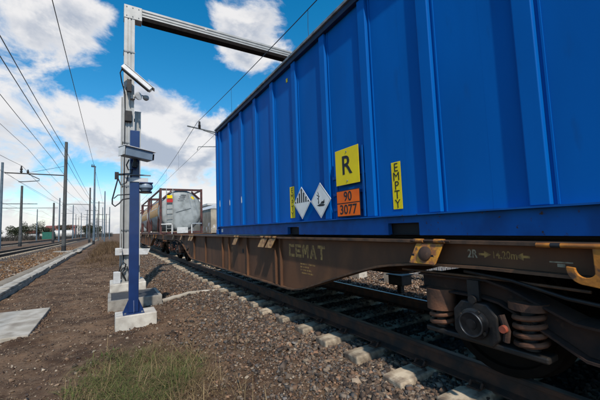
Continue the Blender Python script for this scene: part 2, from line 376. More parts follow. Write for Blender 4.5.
# shoulder ballast beside the sleepers, thinning out into the soil
n = 64000; y = 1.0+NR.rand(n)**2.1*26; x = 2.75-np.abs(NR.normal(0, .72, n))
def off_sleeper(x, y): ph = np.abs((y-SLEEP_Y0+SLEEP_D/2) % SLEEP_D-SLEEP_D/2); return (x < 2.24) | (ph > .155)
k = (x > .2) & off_sleeper(x, y); x, y = x[k], y[k]
sz = np.clip(np.exp(NR.normal(math.log(.026), .40, len(x))), .010, .07)*(1+.02*y); sz = np.where(NR.rand(len(x)) < .04, sz*1.5, sz)
z = np.maximum(H(x, y), np.where(x > 2.15, .072, 0))+sz*.2
stones('ballast_stones', x, y, z, sz, label='brown and grey ballast stones heaped along the sleeper ends', cat='ballast')
# stones between and beyond the rails
n = 9000; x = NR.uniform(2.6, 5.3, n); y = 1.0+NR.rand(n)**1.4*13; k = off_sleeper(x, y); onz = np.where(k, .072, .125); k = k | (NR.rand(n) < .85); x, y, onz = x[k], y[k], onz[k]; n = len(x); sz = NR.uniform(.025, .06, n)
stones('ballast_stones', x, y, onz+sz*.2, sz, bright=.42, label='oily ballast stones between the two rails of the near track, with painted shade', cat='ballast')  # palette dimmed to put the wagon's shade into the oily stones
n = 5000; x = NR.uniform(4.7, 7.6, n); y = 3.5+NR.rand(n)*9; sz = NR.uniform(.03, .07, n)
stones('ballast_stones', x, y, H(x, y)+sz*.25+.01, sz, bright=1.5, label='pale ballast stones beyond the wagon, sunlight painted into their colour', cat='ballast')  # palette raised so that sunlight sits in the stone colour
# pebbles and clods in the soil
n = 16000; x = NR.uniform(-2.3, 1.8, n); y = 2.2+NR.rand(n)**1.7*17; sz = np.exp(NR.normal(math.log(.018), .45, n)); sz = np.clip(sz, .008, .06)
stones('pebbles', x, y, H(x, y)+sz*.18, sz, pal=np.array([(.13,.09,.065),(.09,.06,.045),(.17,.12,.085),(.24,.18,.13),(.07,.05,.04),(.36,.31,.25)]), label='small pebbles and clods of earth strewn over the brown soil', cat='pebbles')
n = 8000; x = -3.3-np.abs(NR.normal(0, 1.0, n)); y = 9+NR.rand(n)**1.3*40; sz = np.clip(np.exp(NR.normal(math.log(.055), .45, n)), .02, .14)
stones('rubble', x, y, H(x, y)+sz*.15, sz, pal=np.array([(.25,.14,.065),(.27,.21,.15),(.16,.09,.045),(.36,.31,.26),(.22,.115,.045),(.10,.065,.045),(.19,.105,.05)]), label='pale rubble and ballast heaped between the path and the left tracks', cat='rubble')

def blades(name, x, y, z, h, wd, lean, C1, C2, label, cat, segs=3, az=None):
    n = len(x); az = NR.uniform(0, 6.28, n) if az is None else az
    fx, fy = np.cos(az), np.sin(az); px, py = -fy, fx; V = []
    for k in range(segs+1):
        t = k/segs; off = lean*t**1.8; zz = h*t*(1-.35*np.minimum(lean/h, 1.2)*t); ww = wd*(1-t)*.5+.0004
        for sgn in (-1, 1): V.append(np.stack([x+fx*off+px*ww*sgn, y+fy*off+py*ww*sgn, z+zz], -1))
    V = np.stack(V, 1); nv = V.shape[1]
    base = np.array([(2*k, 2*k+1, 2*k+3, 2*k+2) for k in range(segs)])
    F = (base[None]+(np.arange(n)*nv)[:, None, None]).reshape(-1, 4)
    f = NR.rand(n, 1); C = np.repeat((C1*(1-f)+C2*f)*NR.uniform(.6, 1.3, (n, 1)), nv, 0)
    return tag(np_mesh(name, V.reshape(-1, 3), F, C, M_GRASS), label, cat, None, 'stuff')
def tufts(centres, per, spread):
    c = np.repeat(centres, per, 0); return c[:, 0]+NR.normal(0, spread, len(c)), c[:, 1]+NR.normal(0, spread, len(c))
A = np.array
# the grass patch in the foreground
ct = np.stack([NR.normal(.20, .26, 120), NR.normal(3.75, .48, 120)], -1); ct = ct[(ct[:, 0] < 1.15)]
x, y = tufts(ct, 30, .045); n = len(x); h = NR.uniform(.05, .20, n)
blades('grass', x, y, H(x, y)-.005, h, NR.uniform(.003, .008, n), h*NR.uniform(.4, 1.9, n), A([[.050, .076, .016]]), A([[.14, .15, .045]]), 'green grass growing in a patch on the bare soil', 'grass')
ct = np.stack([NR.normal(.30, .36, 200), NR.normal(3.7, .55, 200)], -1)
x, y = tufts(ct, 26, .07); n = len(x); h = NR.uniform(.04, .20, n)
blades('dry_grass', x, y, H(x, y)-.005, h, NR.uniform(.002, .006, n), h*NR.uniform(.5, 2.2, n), A([[.27, .19, .09]]), A([[.13, .085, .045]]), 'withered straw coloured grass among the green patch', 'grass')
ct = np.stack([NR.normal(.25, .32, 60), NR.normal(3.8, .5, 60)], -1)
x, y = tufts(ct, 9, .02); n = len(x); h = NR.uniform(.03, .07, n)
blades('broadleaf_weeds', x, y, H(x, y)-.004, h, NR.uniform(.014, .026, n), h*NR.uniform(.8, 2., n), A([[.050, .085, .020]]), A([[.10, .12, .035]]), 'small broad leaved green weeds rooted in the grass patch', 'weeds')
n = 120; x = NR.normal(.55, .45, n); y = NR.normal(3.6, .7, n); h = NR.uniform(.15, .36, n)
blades('dry_stalks', x, y, H(x, y)-.004, h, NR.uniform(.004, .007, n), h*NR.uniform(.1, .8, n), A([[.36, .26, .13]]), A([[.22, .15, .08]]), 'tall pale dry stalks standing above the grass patch', 'stalks')
# clods banked against the concrete blocks
bx_ = []
for (x0, x1, y0, y1) in ((.08, .70, 6.07, 6.52), (-.03, .98, 7.66, 8.76), (0, .77, 8.82, 9.75), (-2.2, -1.05, 6.5, 8.5)):
    m_ = 420
    t_ = NR.rand(m_); sd_ = NR.randint(0, 4, m_); e_ = np.abs(NR.normal(0, .05, m_))
    bx_.append(np.stack([np.where(sd_ == 0, x0-e_, np.where(sd_ == 1, x1+e_, x0+(x1-x0)*t_)), np.where(sd_ == 2, y0-e_, np.where(sd_ == 3, y1+e_, y0+(y1-y0)*t_))], -1))
bx_ = np.concatenate(bx_); sz = np.clip(np.exp(NR.normal(math.log(.03), .5, len(bx_))), .01, .08)
stones('clods', bx_[:, 0], bx_[:, 1], H(bx_[:, 0], bx_[:, 1])+sz*.1, sz, pal=np.array([(.15,.10,.066),(.10,.062,.04),(.18,.125,.085),(.085,.052,.034)]), label='clods of earth banked against the concrete blocks', cat='clods')
# straw and litter lying on the soil
n = 12000; x = NR.uniform(-2.2, 1.7, n); y = 2.3+NR.rand(n)**1.6*12; h = NR.uniform(.004, .02, n)
blades('straw', x, y, H(x, y)+.003, h, NR.uniform(.002, .005, n), NR.uniform(.03, .12, n), A([[.27, .19, .11]]), A([[.10, .065, .045]]), 'loose straw and dead stems scattered over the soil', 'straw', 2)
n = 2600; x = NR.uniform(-2.3, 1.5, n); y = 2.2+NR.rand(n)**1.4*15; k = vn2(x*1.1+9, y*1.1) > .45; x, y = x[k], y[k]; sz = np.clip(np.exp(NR.normal(math.log(.035), .4, len(x))), .015, .09)
stones('clods', x, y, H(x, y)+sz*.05, sz, pal=np.array([(.16,.105,.068),(.105,.064,.04),(.20,.135,.09),(.085,.052,.034)]), label='crumbled brown clods of earth on the open soil', cat='clods')
# brown brush along the track further on
ct = np.stack([NR.uniform(-1.3, 1.0, 520), 17.5+NR.rand(520)**1.4*50], -1)
x, y = tufts(ct, 30, .22); n = len(x); h = NR.uniform(.06, .46, n)*np.clip((y-12)/14, .35, 1.35)*(.4+1.2*vn1(x*1.3, y*.7))
blades('dry_brush', x, y, H(x, y)-.01, h, NR.uniform(.006, .016, n), h*NR.uniform(.2, 1.6, n), A([[.075, .044, .024]]), A([[.19, .12, .06]]), 'low thicket of brown withered brush beyond the gantry', 'brush')
ct = np.stack([NR.uniform(-6.5, -3.4, 260), 9+NR.rand(260)*40], -1)
x, y = tufts(ct, 14, .12); n = len(x); h = NR.uniform(.04, .2, n)
blades('dry_weeds', x, y, H(x, y)-.005, h, NR.uniform(.006, .014, n), h*NR.uniform(.3, 1.4, n), A([[.30, .17, .06]]), A([[.17, .105, .05]]), 'orange brown withered weeds between the rubble on the left', 'weeds')

# ---------------------------------------------------------------- tracks
RAILP = [(-.075, 0), (.075, 0), (.075, .012), (.012, .032), (.010, .125), (.036, .138), (.036, .168), (.030, .174), (-.030, .174), (-.036, .168), (-.036, .138), (-.010, .125), (-.012, .032), (-.075, .012)]
def rail(parent, x, z, y0, y1, head):
    p = [(x+a, z+b) for a, b in RAILP]; mb = MB().prism(p, 'y', y0, y1)
    o = part('rail', mb, M_RAIL, parent)
    hd = part('railhead', MB().prism([(x-.031, z+.1742), (x+.031, z+.1742), (x+.026, z+.1765), (x-.026, z+.1765)], 'y', y0, y1), head, o)
    return o
def sleeper_mesh():
    prof = [(-1.24, .075), (-1.22, .085), (-.98, .15), (-.52, .15), (-.3, .115), (.3, .115), (.52, .15), (.98, .15), (1.22, .085), (1.24, .075)]
    prof = [(-1.24, .145), (-.95, .150), (-.55, .150), (-.3, .118), (.3, .118), (.55, .150), (.95, .150), (1.24, .145)]
    vs = []; fs = []
    for px, pz in prof:
        for (yy, zz) in ((-.14, -.06), (.14, -.06), (.115, pz), (-.115, pz)): vs.append((px, yy, zz))
    n = len(prof)
    for i in range(n-1):
        for k in range(4): fs.append((i*4+k, i*4+(k+1) % 4, (i+1)*4+(k+1) % 4, (i+1)*4+k))
    fs += [(3, 2, 1, 0), tuple((n-1)*4+k for k in range(4))]
    return MB().add(vs, fs).mesh('sleeper', M_SLEEPER)
SLM = sleeper_mesh()
CLIPM = MB().tube([(-.13, -.05, .155), (-.10, -.05, .19), (-.06, -.03, .185), (-.06, .03, .185), (-.10, .05, .19), (-.13, .05, .155)], .011, 6).box(-.16, -.07, -.055, .055, .149, .165).mesh('rail_clip', M_RAIL)
TCX = 3.52
tr = thing('railway_track', 'rusty railway track on pale concrete sleepers under the blue container wagon', 'railway track', (TCX, 2, .1))
for s in (-1, 1): rail(tr, TCX+s*.75, .150, -3, 110, M_RAILHEAD2 if s < 0 else M_RAILHEAD)
for k in range(-4, 60):
    yy = SLEEP_Y0+k*SLEEP_D
    sl_ = link('sleeper', SLM, tr, (TCX+rnd.uniform(-.06, .05), yy+rnd.uniform(-.03, .03), rnd.uniform(-.014, .001)), (rnd.uniform(-.05, .05), rnd.uniform(-.006, .006), rnd.uniform(-.035, .035)))
    b = sl_.modifiers.new('bevel', 'BEVEL'); b.width = .016; b.segments = 2
    if k < 22:
        link('rail_clip', CLIPM, sl_, (TCX-.75, yy, 0)); link('rail_clip', CLIPM, sl_, (TCX+.75, yy, 0))
def far_track(cx, z, y0, y1, label, step=.6, nmax=120, group=None):
    t = thing('railway_track', label, 'railway track', (cx, y0+1, z), group)
    for s in (-1, 1): rail(t, cx+s*.75, z, y0, y1, M_RAILHEAD2)
    mb = MB()
    for k in range(nmax): mb.box(cx-1.25, cx+1.25, y0+k*step, y0+k*step+.24, z-.15, z)
    o = part('sleepers', mb, M_SLEEPER, t); o['kind'] = 'stuff'
far_track(8.5, .14, -2, 90, 'railway track beyond the wagon, seen under the blue container')
far_track(-7.0, .262, 8, 280, 'dark railway track beside the rubble strip on the left')
far_track(-14.6, .262, 8, 280, 'further railway track on the left, beyond the row of poles')

# concrete cable trough with loose covers
ct_ = thing('cable_trough', 'low white concrete cable trough with uneven covers along the sandy path', 'cable trough', (-2.57, 14, 0))
part('trough_wall', MB().box(-2.44, -2.40, 4, 60, -.25, .06).box(-2.74, -2.70, 4, 60, -.25, .06), M_CONC2, ct_)
slm = MB().box(-.165, .165, -.49, .49, -.0, .065).mesh('trough_cover', M_SLAB)
y = 4.5
while y < 60:
    off = .0 if y < 33 else (.18 if y < 37 else .0)
    if not (26.5 < y < 27.2):
        o = link('trough_cover', slm, ct_, (-2.57+off+rnd.uniform(-.025, .025), y, .064+rnd.uniform(0, .015)), (rnd.uniform(-.02, .02), rnd.uniform(-.03, .03), rnd.uniform(-.03, .03)))
        b = o.modifiers.new('bevel', 'BEVEL'); b.width = .012; b.segments = 2
    y += 1.0
# flat slab lying on the soil
sb = tag(part('concrete_slab', MB().prism([(-.78, -1.0), (.36, -1.02), (.37, 1.0), (-.5, 1.05), (-.80, .98)], 'z', -.05, .035), M_SLAB, None, (-1.42, 7.5, .035), (.012, .01, 0), bevel=.012), 'flat weathered concrete slab lying alone on the soil beside the trough', 'slab')

# ---------------------------------------------------------------- blue container
XO = 2.30; CY0, CY1 = -1.11, 8.01; CZ0, CZ1 = 1.437, 4.07; CW = 2.44
bc = thing('blue_container', 'bright blue ribbed bulk container with hazard placards on the wagon', 'container', (XO+CW/2, (CY0+CY1)/2, CZ0))
RIB0, RIBD = .898, .7543
ZP = 1.628   # foot of the wall panels
PX = 2.345
ribs_y = [RIB0+k*RIBD for k in range(-2, 10)]
ribm = MB().prism([(.0, 0), (.003, -.042), (.118, -.042), (.132, 0)], 'z', 0, CZ1-.075-ZP).mesh('rib', M_BLUE)
# prism along z takes (x,y): swap so the rib depth points to -x
for v in ribm.vertices: x_, y_ = v.co.x, v.co.y; v.co.x, v.co.y = y_, x_
ribm.flip_normals()
fl = MB().box(-.012, 0, -.034, -.022, 0, CZ1-.08-ZP).mesh('rib_flange', M_BLUE)
for yv in ribs_y:
    r_ = link('rib', ribm, bc, (PX, yv, ZP+.002))
    b = r_.modifiers.new('bevel', 'BEVEL'); b.width = .007; b.segments = 3; b.limit_method = 'ANGLE'
    link('rib_flange', fl, r_, (PX, yv, ZP+.004))
edges = [CY0+.14]+[v for v in ribs_y]+[CY1-.12]
for a, b in zip(edges[:-1], edges[1:]):
    # each bay is a thin plate with a slight bow, as pressed sheet has
    mb = MB(); nn = 6; zs = 8; vs = []; fs = []
    bow = rnd.uniform(.0, .0003); cz = rnd.uniform(.3, .7)
    for i in range(nn+1):
        for j in range(zs+1):
            u, t = i/nn, j/zs
            dx = bow*math.sin(math.pi*u)*math.sin(math.pi*t)*(1+.6*math.sin(5*t+cz*9))
            vs.append((PX+.001-dx, a+(b-a)*u, ZP-.01+(CZ1-.05-ZP+.01)*t))
    for i in range(nn):
        for j in range(zs): q = i*(zs+1)+j; fs.append((q, q+zs+1, q+zs+2, q+1))
    o = part('wall_panel', mb.add(vs, fs), M_BLUE, bc)
    if b < 3.4: part('weld_seam', MB().box(PX-.0035, PX+.0005, a+(b-a)*.47, a+(b-a)*.47+.006, ZP, CZ1-.09), M_BLUE, o)
    s_ = o.modifiers.new('solid', 'SOLIDIFY'); s_.thickness = .004; s_.offset = -1
part('top_rail', MB().prism([(PX-.065, CZ1-.075), (PX+.06, CZ1-.075), (PX+.06, CZ1-.004), (PX-.065, CZ1-.004)], 'y', CY0+.12, CY1-.06), mat('shaded_blue_rail', (.004, .010, .03), (.003, .02, .07), 6, .6), bc, bevel=.006)  # near-black colour paints in the shade below the roof edge
part('roof_edge', MB().box(PX-.088, PX+.09, CY0+.02, CY1-.02, CZ1-.0035, CZ1+.034), M_RAILTOP, bc, bevel=.004)
part('bottom_lip', MB().prism([(PX-.068, ZP-.012), (PX+.02, ZP-.012), (PX+.02, ZP), (PX-.068, ZP)], 'y', CY0+.15, CY1-.13), M_BLUE_D, bc)
# bottom rail with fork pocket openings left out of it
pockets = [(1.905, 2.27), (4.0, 4.345)]
cuts = [CY0+.1]+[v for p in pockets for v in p]+[CY1-.1]
mb = MB()
for i in range(0, len(cuts), 2): mb.box(PX-.010, PX+.04, cuts[i], cuts[i+1], CZ0+.004, ZP-.013)
for a, b in pockets: mb.box(PX-.0095, PX+.04, a+.0005, b-.0005, ZP-.075, ZP-.0135)
part('bottom_rail', mb, M_BLUE_D, bc)
for a, b in pockets:
    part('fork_pocket', MB().box(PX+.02, PX+.505, a-.01, b+.01, CZ0+.006, CZ0+.010).box(PX+.02, XO+CW-.04, a-.01, b+.01, ZP-.08, ZP-.076).box(PX+.06, PX+.07, a-.05, b+.25, CZ0+.011, ZP-.081), M_DARKREC, bc)
for yy in (CY1-.12, CY0):
    for xx in (XO-.012, XO+CW-.15):
        cp = part('corner_post', MB().box(xx, xx+.16, yy, yy+.12, CZ0+.12, CZ1-.12), M_BLUE, bc, bevel=.012)
        for zz in (CZ0, CZ1-.118):
            part('corner_casting', MB().box(xx-.006, xx+.166, yy-.01, yy+.13, zz, zz+.118), M_BLUE_D, cp, bevel=.012)
part('label_plate', MB().box(PX-.014, PX-.0105, 7.62, 7.74, 1.49, 1.565), M_WSIGN, bc)
part('roof', MB().box(PX+.09, XO+CW-.05, CY0+.03, CY1-.03, CZ1-.03, CZ1+.01), M_BLUE_D, bc)
part('far_wall', MB().box(XO+CW-.05, XO+CW-.045, CY0+.1, CY1-.1, CZ0+.01, CZ1-.03), M_BLUE, bc)
part('floor', MB().box(PX+.045, XO+CW-.055, CY0+.1, CY1-.1, ZP-.06, ZP-.03), M_DARKREC, bc)
for yy in (CY1-.06, CY0+.05): part('end_wall', MB().box(XO+.16, XO+CW-.16, yy, yy+.02, CZ0+.05, CZ1-.04), M_BLUE, bc)
# small pale patches on the far ribs
for k, zz, hh in ((11, 2.12, .15), (10, 2.10, .12), (9, 2.09, .13)):
    part('pale_mark', MB().prism([(.03, zz), (.05, zz-.02), (.07, zz+.01), (.075, zz+hh*.7), (.055, zz+hh), (.035, zz+hh*.6)], 'x', PX-.0435, PX-.0422), M_WSIGN, bc, (0, ribs_y[k], 0))
part('yellow_tag', MB().box(PX-.012, PX-.002, 4.20, 4.24, 3.80, 3.86), M_YSIGN, bc)
# placard frame and placards
fr = part('placard_frame', MB().box(PX-.030, PX-.002, 2.50, 3.12, 2.10, 2.135).box(PX-.030, PX-.002, 2.50, 3.12, 1.90, 1.935).box(PX-.030, PX-.002, 2.50, 3.12, 1.72, 1.755)
          .box(PX-.05, PX-.031, 2.545, 2.567, 1.64, 2.40).box(PX-.05, PX-.031, 3.0, 3.02, 1.64, 2.40), M_BLUE_D, bc)
PLX = PX-.075
def plate(name, y0, y1, z0, z1, mt, label, t=.004, x=PLX):
    return tag(part(name, MB().box(x, x+t, y0, y1, z0, z1), mt, bc, bevel=.0015, seg=1), label)
def put_text(txt, size, y, z, x, mt, parent, bold=0., sx=1., name='lettering', rot=None):
    return link(name, text_mesh(txt, size, mt, 'CENTER', bold, sx), parent, (x, y, z), rot)
pr = plate('hazard_placard', 2.575, 2.985, 2.005, 2.415, M_YSIGN, 'yellow placard with black letter R')
put_text('R', .30, 2.785, 2.215, PLX-.0012, M_INK, pr, .004, 1.0)
for zz in (2.375, 2.045): part('rivet', MB().lathe([(0, .010), (.004, .008)], (PLX-.001, 2.78, zz), (-1, 0, 0), 10), M_RAILTOP, pr)
po = plate('hazard_placard', 2.585, 2.99, 1.645, 1.945, M_INK, 'orange number plate reading 90 over 3077')
part('number_field', MB().box(PLX-.002, PLX-.0005, 2.595, 2.98, 1.803, 1.935), M_OSIGN, po)
part('number_field', MB().box(PLX-.002, PLX-.0005, 2.595, 2.98, 1.655, 1.791), M_OSIGN, po)
put_text('90', .15, 2.785, 1.868, PLX-.0032, M_INK, po, .002, .95)
put_text('3077', .15, 2.787, 1.722, PLX-.0032, M_INK, po, .002, 1.0)
pe = plate('marking_strip', 2.075, 2.19, 1.685, 2.135, M_YSIGN, 'yellow strip reading EMPTY downwards', .002, PX-.008)
for i, ch in enumerate('EMPTY'): put_text(ch, .116, 2.132, 2.08-i*.087, PX-.0095, M_INK, pe, 0., .95)
pe = plate('marking_strip', 4.10, 4.24, 1.685, 2.155, M_YSIGN, 'second yellow strip reading EMPTY, beside the striped diamond', .002, PX-.008)
for i, ch in enumerate('EMPTY'): put_text(ch, .116, 4.17, 2.095-i*.090, PX-.0095, M_INK, pe, 0., .95)
def diamond(yc, zc, h, label):
    mb = MB().prism([(yc, zc-h), (yc+h, zc), (yc, zc+h), (yc-h, zc)], 'x', PX-.066, PX-.062)
    d = tag(part('hazard_diamond', mb, M_WSIGN, bc), label)
    q = h-.016; e = .005; mb = MB(); c = [(yc, zc-q), (yc+q, zc), (yc, zc+q), (yc-q, zc)]
    for i in range(4):
        a = Vector((0, *c[i])); b = Vector((0, *c[(i+1) % 4])); n_ = (Vector((0, yc, zc))-(a+b)/2).normalized()*e
        mb.add([Vector((PX-.0668, 0, 0))+v for v in (a, b, b+n_, a+n_)], [(0, 1, 2, 3)])
    part('border', mb, mat('thin_grey_ink', (.28, .28, .28), rough=.6), d)
    return d
d1 = diamond(3.80, 1.88, .225, 'white diamond with black vertical stripes in its upper half')
mb = MB()
for i in range(-3, 4):
    yy = 3.80+i*.056; top = 1.885+.205-abs(i*.056)-.017
    if top > 1.90: mb.add([(PX-.0672, yy-.016, 1.885), (PX-.0672, yy+.016, 1.885), (PX-.0672, yy+.016, top), (PX-.0672, yy-.016, top)], [(0, 1, 2, 3)])
part('stripes', mb, M_INK, d1)
d2 = diamond(3.34, 1.875, .225, 'white diamond with black dead tree and fish symbol')
mb = MB(); X_ = PX-.0672
def poly(pts): mb.add([(X_, 3.34-a, 1.875+b) for a, b in pts], [tuple(range(len(pts)))])
poly([(-.055, -.04), (-.03, -.04), (-.036, .02), (-.034, .09), (-.044, .09), (-.047, .02)])
poly([(-.042, .03), (-.012, .055), (-.016, .062), (-.042, .045)]); poly([(-.042, .05), (-.085, .075), (-.080, .083), (-.040, .062)]); poly([(-.04, .07), (-.06, .115), (-.052, .117), (-.034, .085)])
poly([(-.040, .012), (-.075, .03), (-.072, .038), (-.040, .024)])
poly([(-.085, -.06), (-.02, -.045), (.06, -.05), (.10, -.062), (.06, -.075), (-.03, -.074)])
poly([(-.01, -.043), (.03, -.012), (.06, -.015), (.085, .012), (.088, -.03), (.075, -.046), (.03, -.044)])
part('symbol', mb, M_INK, d2)

# ---------------------------------------------------------------- container wagon
WC = 7.68; PIV = 7.1
wg = thing('container_wagon', 'brown fishbelly container wagon carrying the blue container', 'railway wagon', (TCX, WC, .326))
SX = 2.36       # outer face of the web
ZD = 1.405      # deck level
def belly(y):   # underside of the side sill
    d_ = abs(y-WC)
    pts = [(0, .64), (3.35, .64), (3.52, .655), (3.75, .70), (4.4, .90), (4.9, 1.05), (5.3, 1.15), (5.75, 1.205), (6.3, 1.22), (9.25, 1.19)]
    for (a, za), (b, zb) in zip(pts[:-1], pts[1:]):
        if d_ <= b: return za+(zb-za)*(d_-a)/(b-a)
    return 1.19
ysw = sorted(set([round(WC+s*v, 3) for s in (-1, 1) for v in list(np.arange(0, 3.3, .8))+list(np.arange(3.3, 6.4, .15))+[7, 8, 9.25]]))
def sill(sign):
    x0 = TCX+sign*(TCX-SX); t = .012*sign
    mb = MB(); vs = []; fs = []
    for yv in ysw: vs += [(x0, yv, belly(yv)), (x0, yv, ZD-.03), (x0-t, yv, ZD-.03), (x0-t, yv, belly(yv))]
    for i in range(len(ysw)-1):
        for k in range(4): fs.append((i*4+k, i*4+(k+1) % 4, i*4+4+(k+1) % 4, i*4+4+k))
    n_ = len(ysw); fs += [(0, 1, 2, 3), tuple((n_-1)*4+k for k in (3, 2, 1, 0))]
    sw = part('side_sill', mb.add(vs, fs), M_SILL, wg)
    # bottom flange follows the belly
    mb = MB(); vs = []; fs = []
    for yv in ysw:
        zb = belly(yv); a, b = x0+sign*.055, x0-sign*.12
        vs += [(a, yv, zb-.022), (a, yv, zb-.002), (b, yv, zb-.002), (b, yv, zb-.022)]
    for i in range(n_-1):
        for k in range(4): fs.append((i*4+k, i*4+(k+1) % 4, i*4+4+(k+1) % 4, i*4+4+k))
    fs += [(0, 1, 2, 3), tuple((n_-1)*4+k for k in (3, 2, 1, 0))]
    part('bottom_flange', mb.add(vs, fs), M_FLANGE, sw)
    a, b = sorted((x0+sign*.075, x0-sign*.12))
    part('top_flange', MB().box(a, b, WC-9.25, WC+9.25, ZD-.028, ZD), M_FLANGE, sw, bevel=.003)
    return sw, x0
sillL, xl = sill(-1); sillR, xr = sill(1)
# web stiffeners, hinge brackets
for yv in (4.60, 4.78, 6.05, 7.2, 7.68, 9.3, 10.75):
    zb = belly(yv); part('stiffener', MB().prism([(SX-.045, ZD-.03), (SX-.0005, ZD-.03), (SX-.0005, zb), (SX-.045, zb)], 'y', yv-.008, yv+.008), M_SILL, sillL)
part('web_opening', MB().lathe([(0, .045), (.004, .045)], (SX-.0006, 6.35, 1.10), (-1, 0, 0), 16), M_DARKREC, sillL)
# cross beams and centre sill
part('centre_sill', MB().box(TCX-.25, TCX+.25, WC-9.2, WC+9.2, 1.08, ZD-.04), M_BLACK, wg)
for yv in (-1.5, .58, 4.4, 6.0, 7.68, 9.4, 11.0, 14.78, 16.86):
    for q0, q1 in ((xl+.02, TCX-.26), (TCX+.26, xr-.02)): part('cross_beam', MB().box(q0, q1, yv-.09, yv+.09, 1.12, ZD-.035), M_BLACK, wg)
for yv in (WC-9.25, WC+9.25):
    sg = 1 if yv > WC else -1
    part('end_beam', MB().box(xl+.01, xr-.01, min(yv, yv-sg*.12), max(yv, yv-sg*.12), 1.05, ZD-.002), M_SILL, wg)
    for bx_ in (TCX-.875, TCX+.875):
        bf = part('buffer', MB().lathe([(0, .10), (.05, .10), (.055, .13), (.30, .13), (.305, .085), (.56, .085), (.57, .21), (.60, .22), (.62, .20)], (bx_, yv+sg*.003, 1.22), (0, sg, 0), 20), M_BLACK, wg, smooth=True)
# spigot flaps folded down on the side
def flap(y0, y1, big=False):
    w_ = y1-y0; hz = ZD-.012
    m_ = M_FLAP if big else M_FLAP2
    ht = .165 if big else .15
    top = Vector((SX-.085, 0, hz-.02)); lean = Vector((-.035 if not big else -.045, .10 if not big else .055, -ht))
    mb = MB()
    c = [top+Vector((0, y0, 0)), top+Vector((0, y1, 0)), top+Vector((0, y1, 0))+lean, top+Vector((0, y0, 0))+lean]
    th = Vector((.018, 0, .004)); mb.add(c+[p+th for p in c], [(0, 1, 2, 3), (7, 6, 5, 4), (1, 0, 4, 5), (2, 1, 5, 6), (3, 2, 6, 7), (0, 3, 7, 4)])
    f = part('spigot_flap', mb, m_, wg, bevel=.004)
    for q0, q1 in ((y0-.02, y0+w_*.3), (y1-w_*.3, y1+.02)): part('hinge', MB().tube([(SX-.085, q0, hz+.004), (SX-.085, q1, hz+.004)], .017, 10), m_, f, smooth=True)
    part('hinge_pin', MB().tube([(SX-.085, y0-.06, hz+.004), (SX-.085, y1+.06, hz+.004)], .009, 8), M_RUST, f)
    if big:
        n_ = Vector((-1, 0, .25)).normalized(); cc = (c[0]+c[1]+c[2]+c[3])/4
        part('spigot_boss', MB().lathe([(0, .062), (.012, .060), (.022, .045), (.03, .02)], cc+n_*.001, n_, 20), M_RUST, f, smooth=True)
        for dy in (-.095, .095):
            p = cc+Vector((-.002, dy+.02, -.03)); part('slot', MB().obox(p, (.004, 0, 0), (0, .014, 0), (0, .01, .026)), M_DARKREC, f)
    return f
for a, b in ((1.64, 1.90),): flap(a, b, True)
for a, b in ((4.66, 4.90), (4.97, 5.22), (6.40, 6.62), (10.6, 10.85), (10.95, 11.2), (12.45, 12.7), (14.2, 14.45)): flap(a, b)
# striped locking bar and lashing hook at the near end
mb = MB(); o_ = thing
part('locking_bar', MB().tube([(SX-.09, .30, ZD-.018), (SX-.09, .985, ZD-.018)], .014, 10), M_ORANGE, wg, smooth=True)
for yv in (.86, .62): part('black_band', MB().tube([(SX-.09, yv, ZD-.018), (SX-.09, yv+.05, ZD-.018)], .0146, 10), M_INK, wg, smooth=True)
mb = MB()
hk = []
for t in np.linspace(0, 1, 16):
    an = math.pi*1.02*t; hk.append((.705+.085*math.cos(math.pi-an), 1.262-.085*math.sin(an)))
out = [(p[0], p[1]) for p in hk]
inn = [(.705+.047*math.cos(math.pi-math.pi*1.02*t), 1.262-.047*math.sin(math.pi*1.02*t)) for t in np.linspace(0, 1, 16)]
shape = [(.62, 1.37), (.60, 1.20)]
def hookpoly():
    cy, cz, ro, ri = .757, 1.258, .088, .046
    o1 = [(cy+ro*math.cos(a), cz+ro*math.sin(a)) for a in np.linspace(0.12, -math.pi/2, 9)]     # open tip at far side, round the bottom
    back = [(cy-.07, cz-.098), (cy-.15, cz-.06), (cy-.17, cz+.03), (cy-.15, cz+.118), (cy-.04, cz+.118), (cy-.04, cz+.03)]
    i1 = [(cy+ri*math.cos(a), cz+ri*math.sin(a)) for a in np.linspace(-math.pi*.86, 0.12, 11)]
    return o1+back+i1
mb = MB().prism(hookpoly(), 'x', SX-.095, SX-.070)
part('lashing_hook', mb, M_ORANGE, wg, bevel=.004)
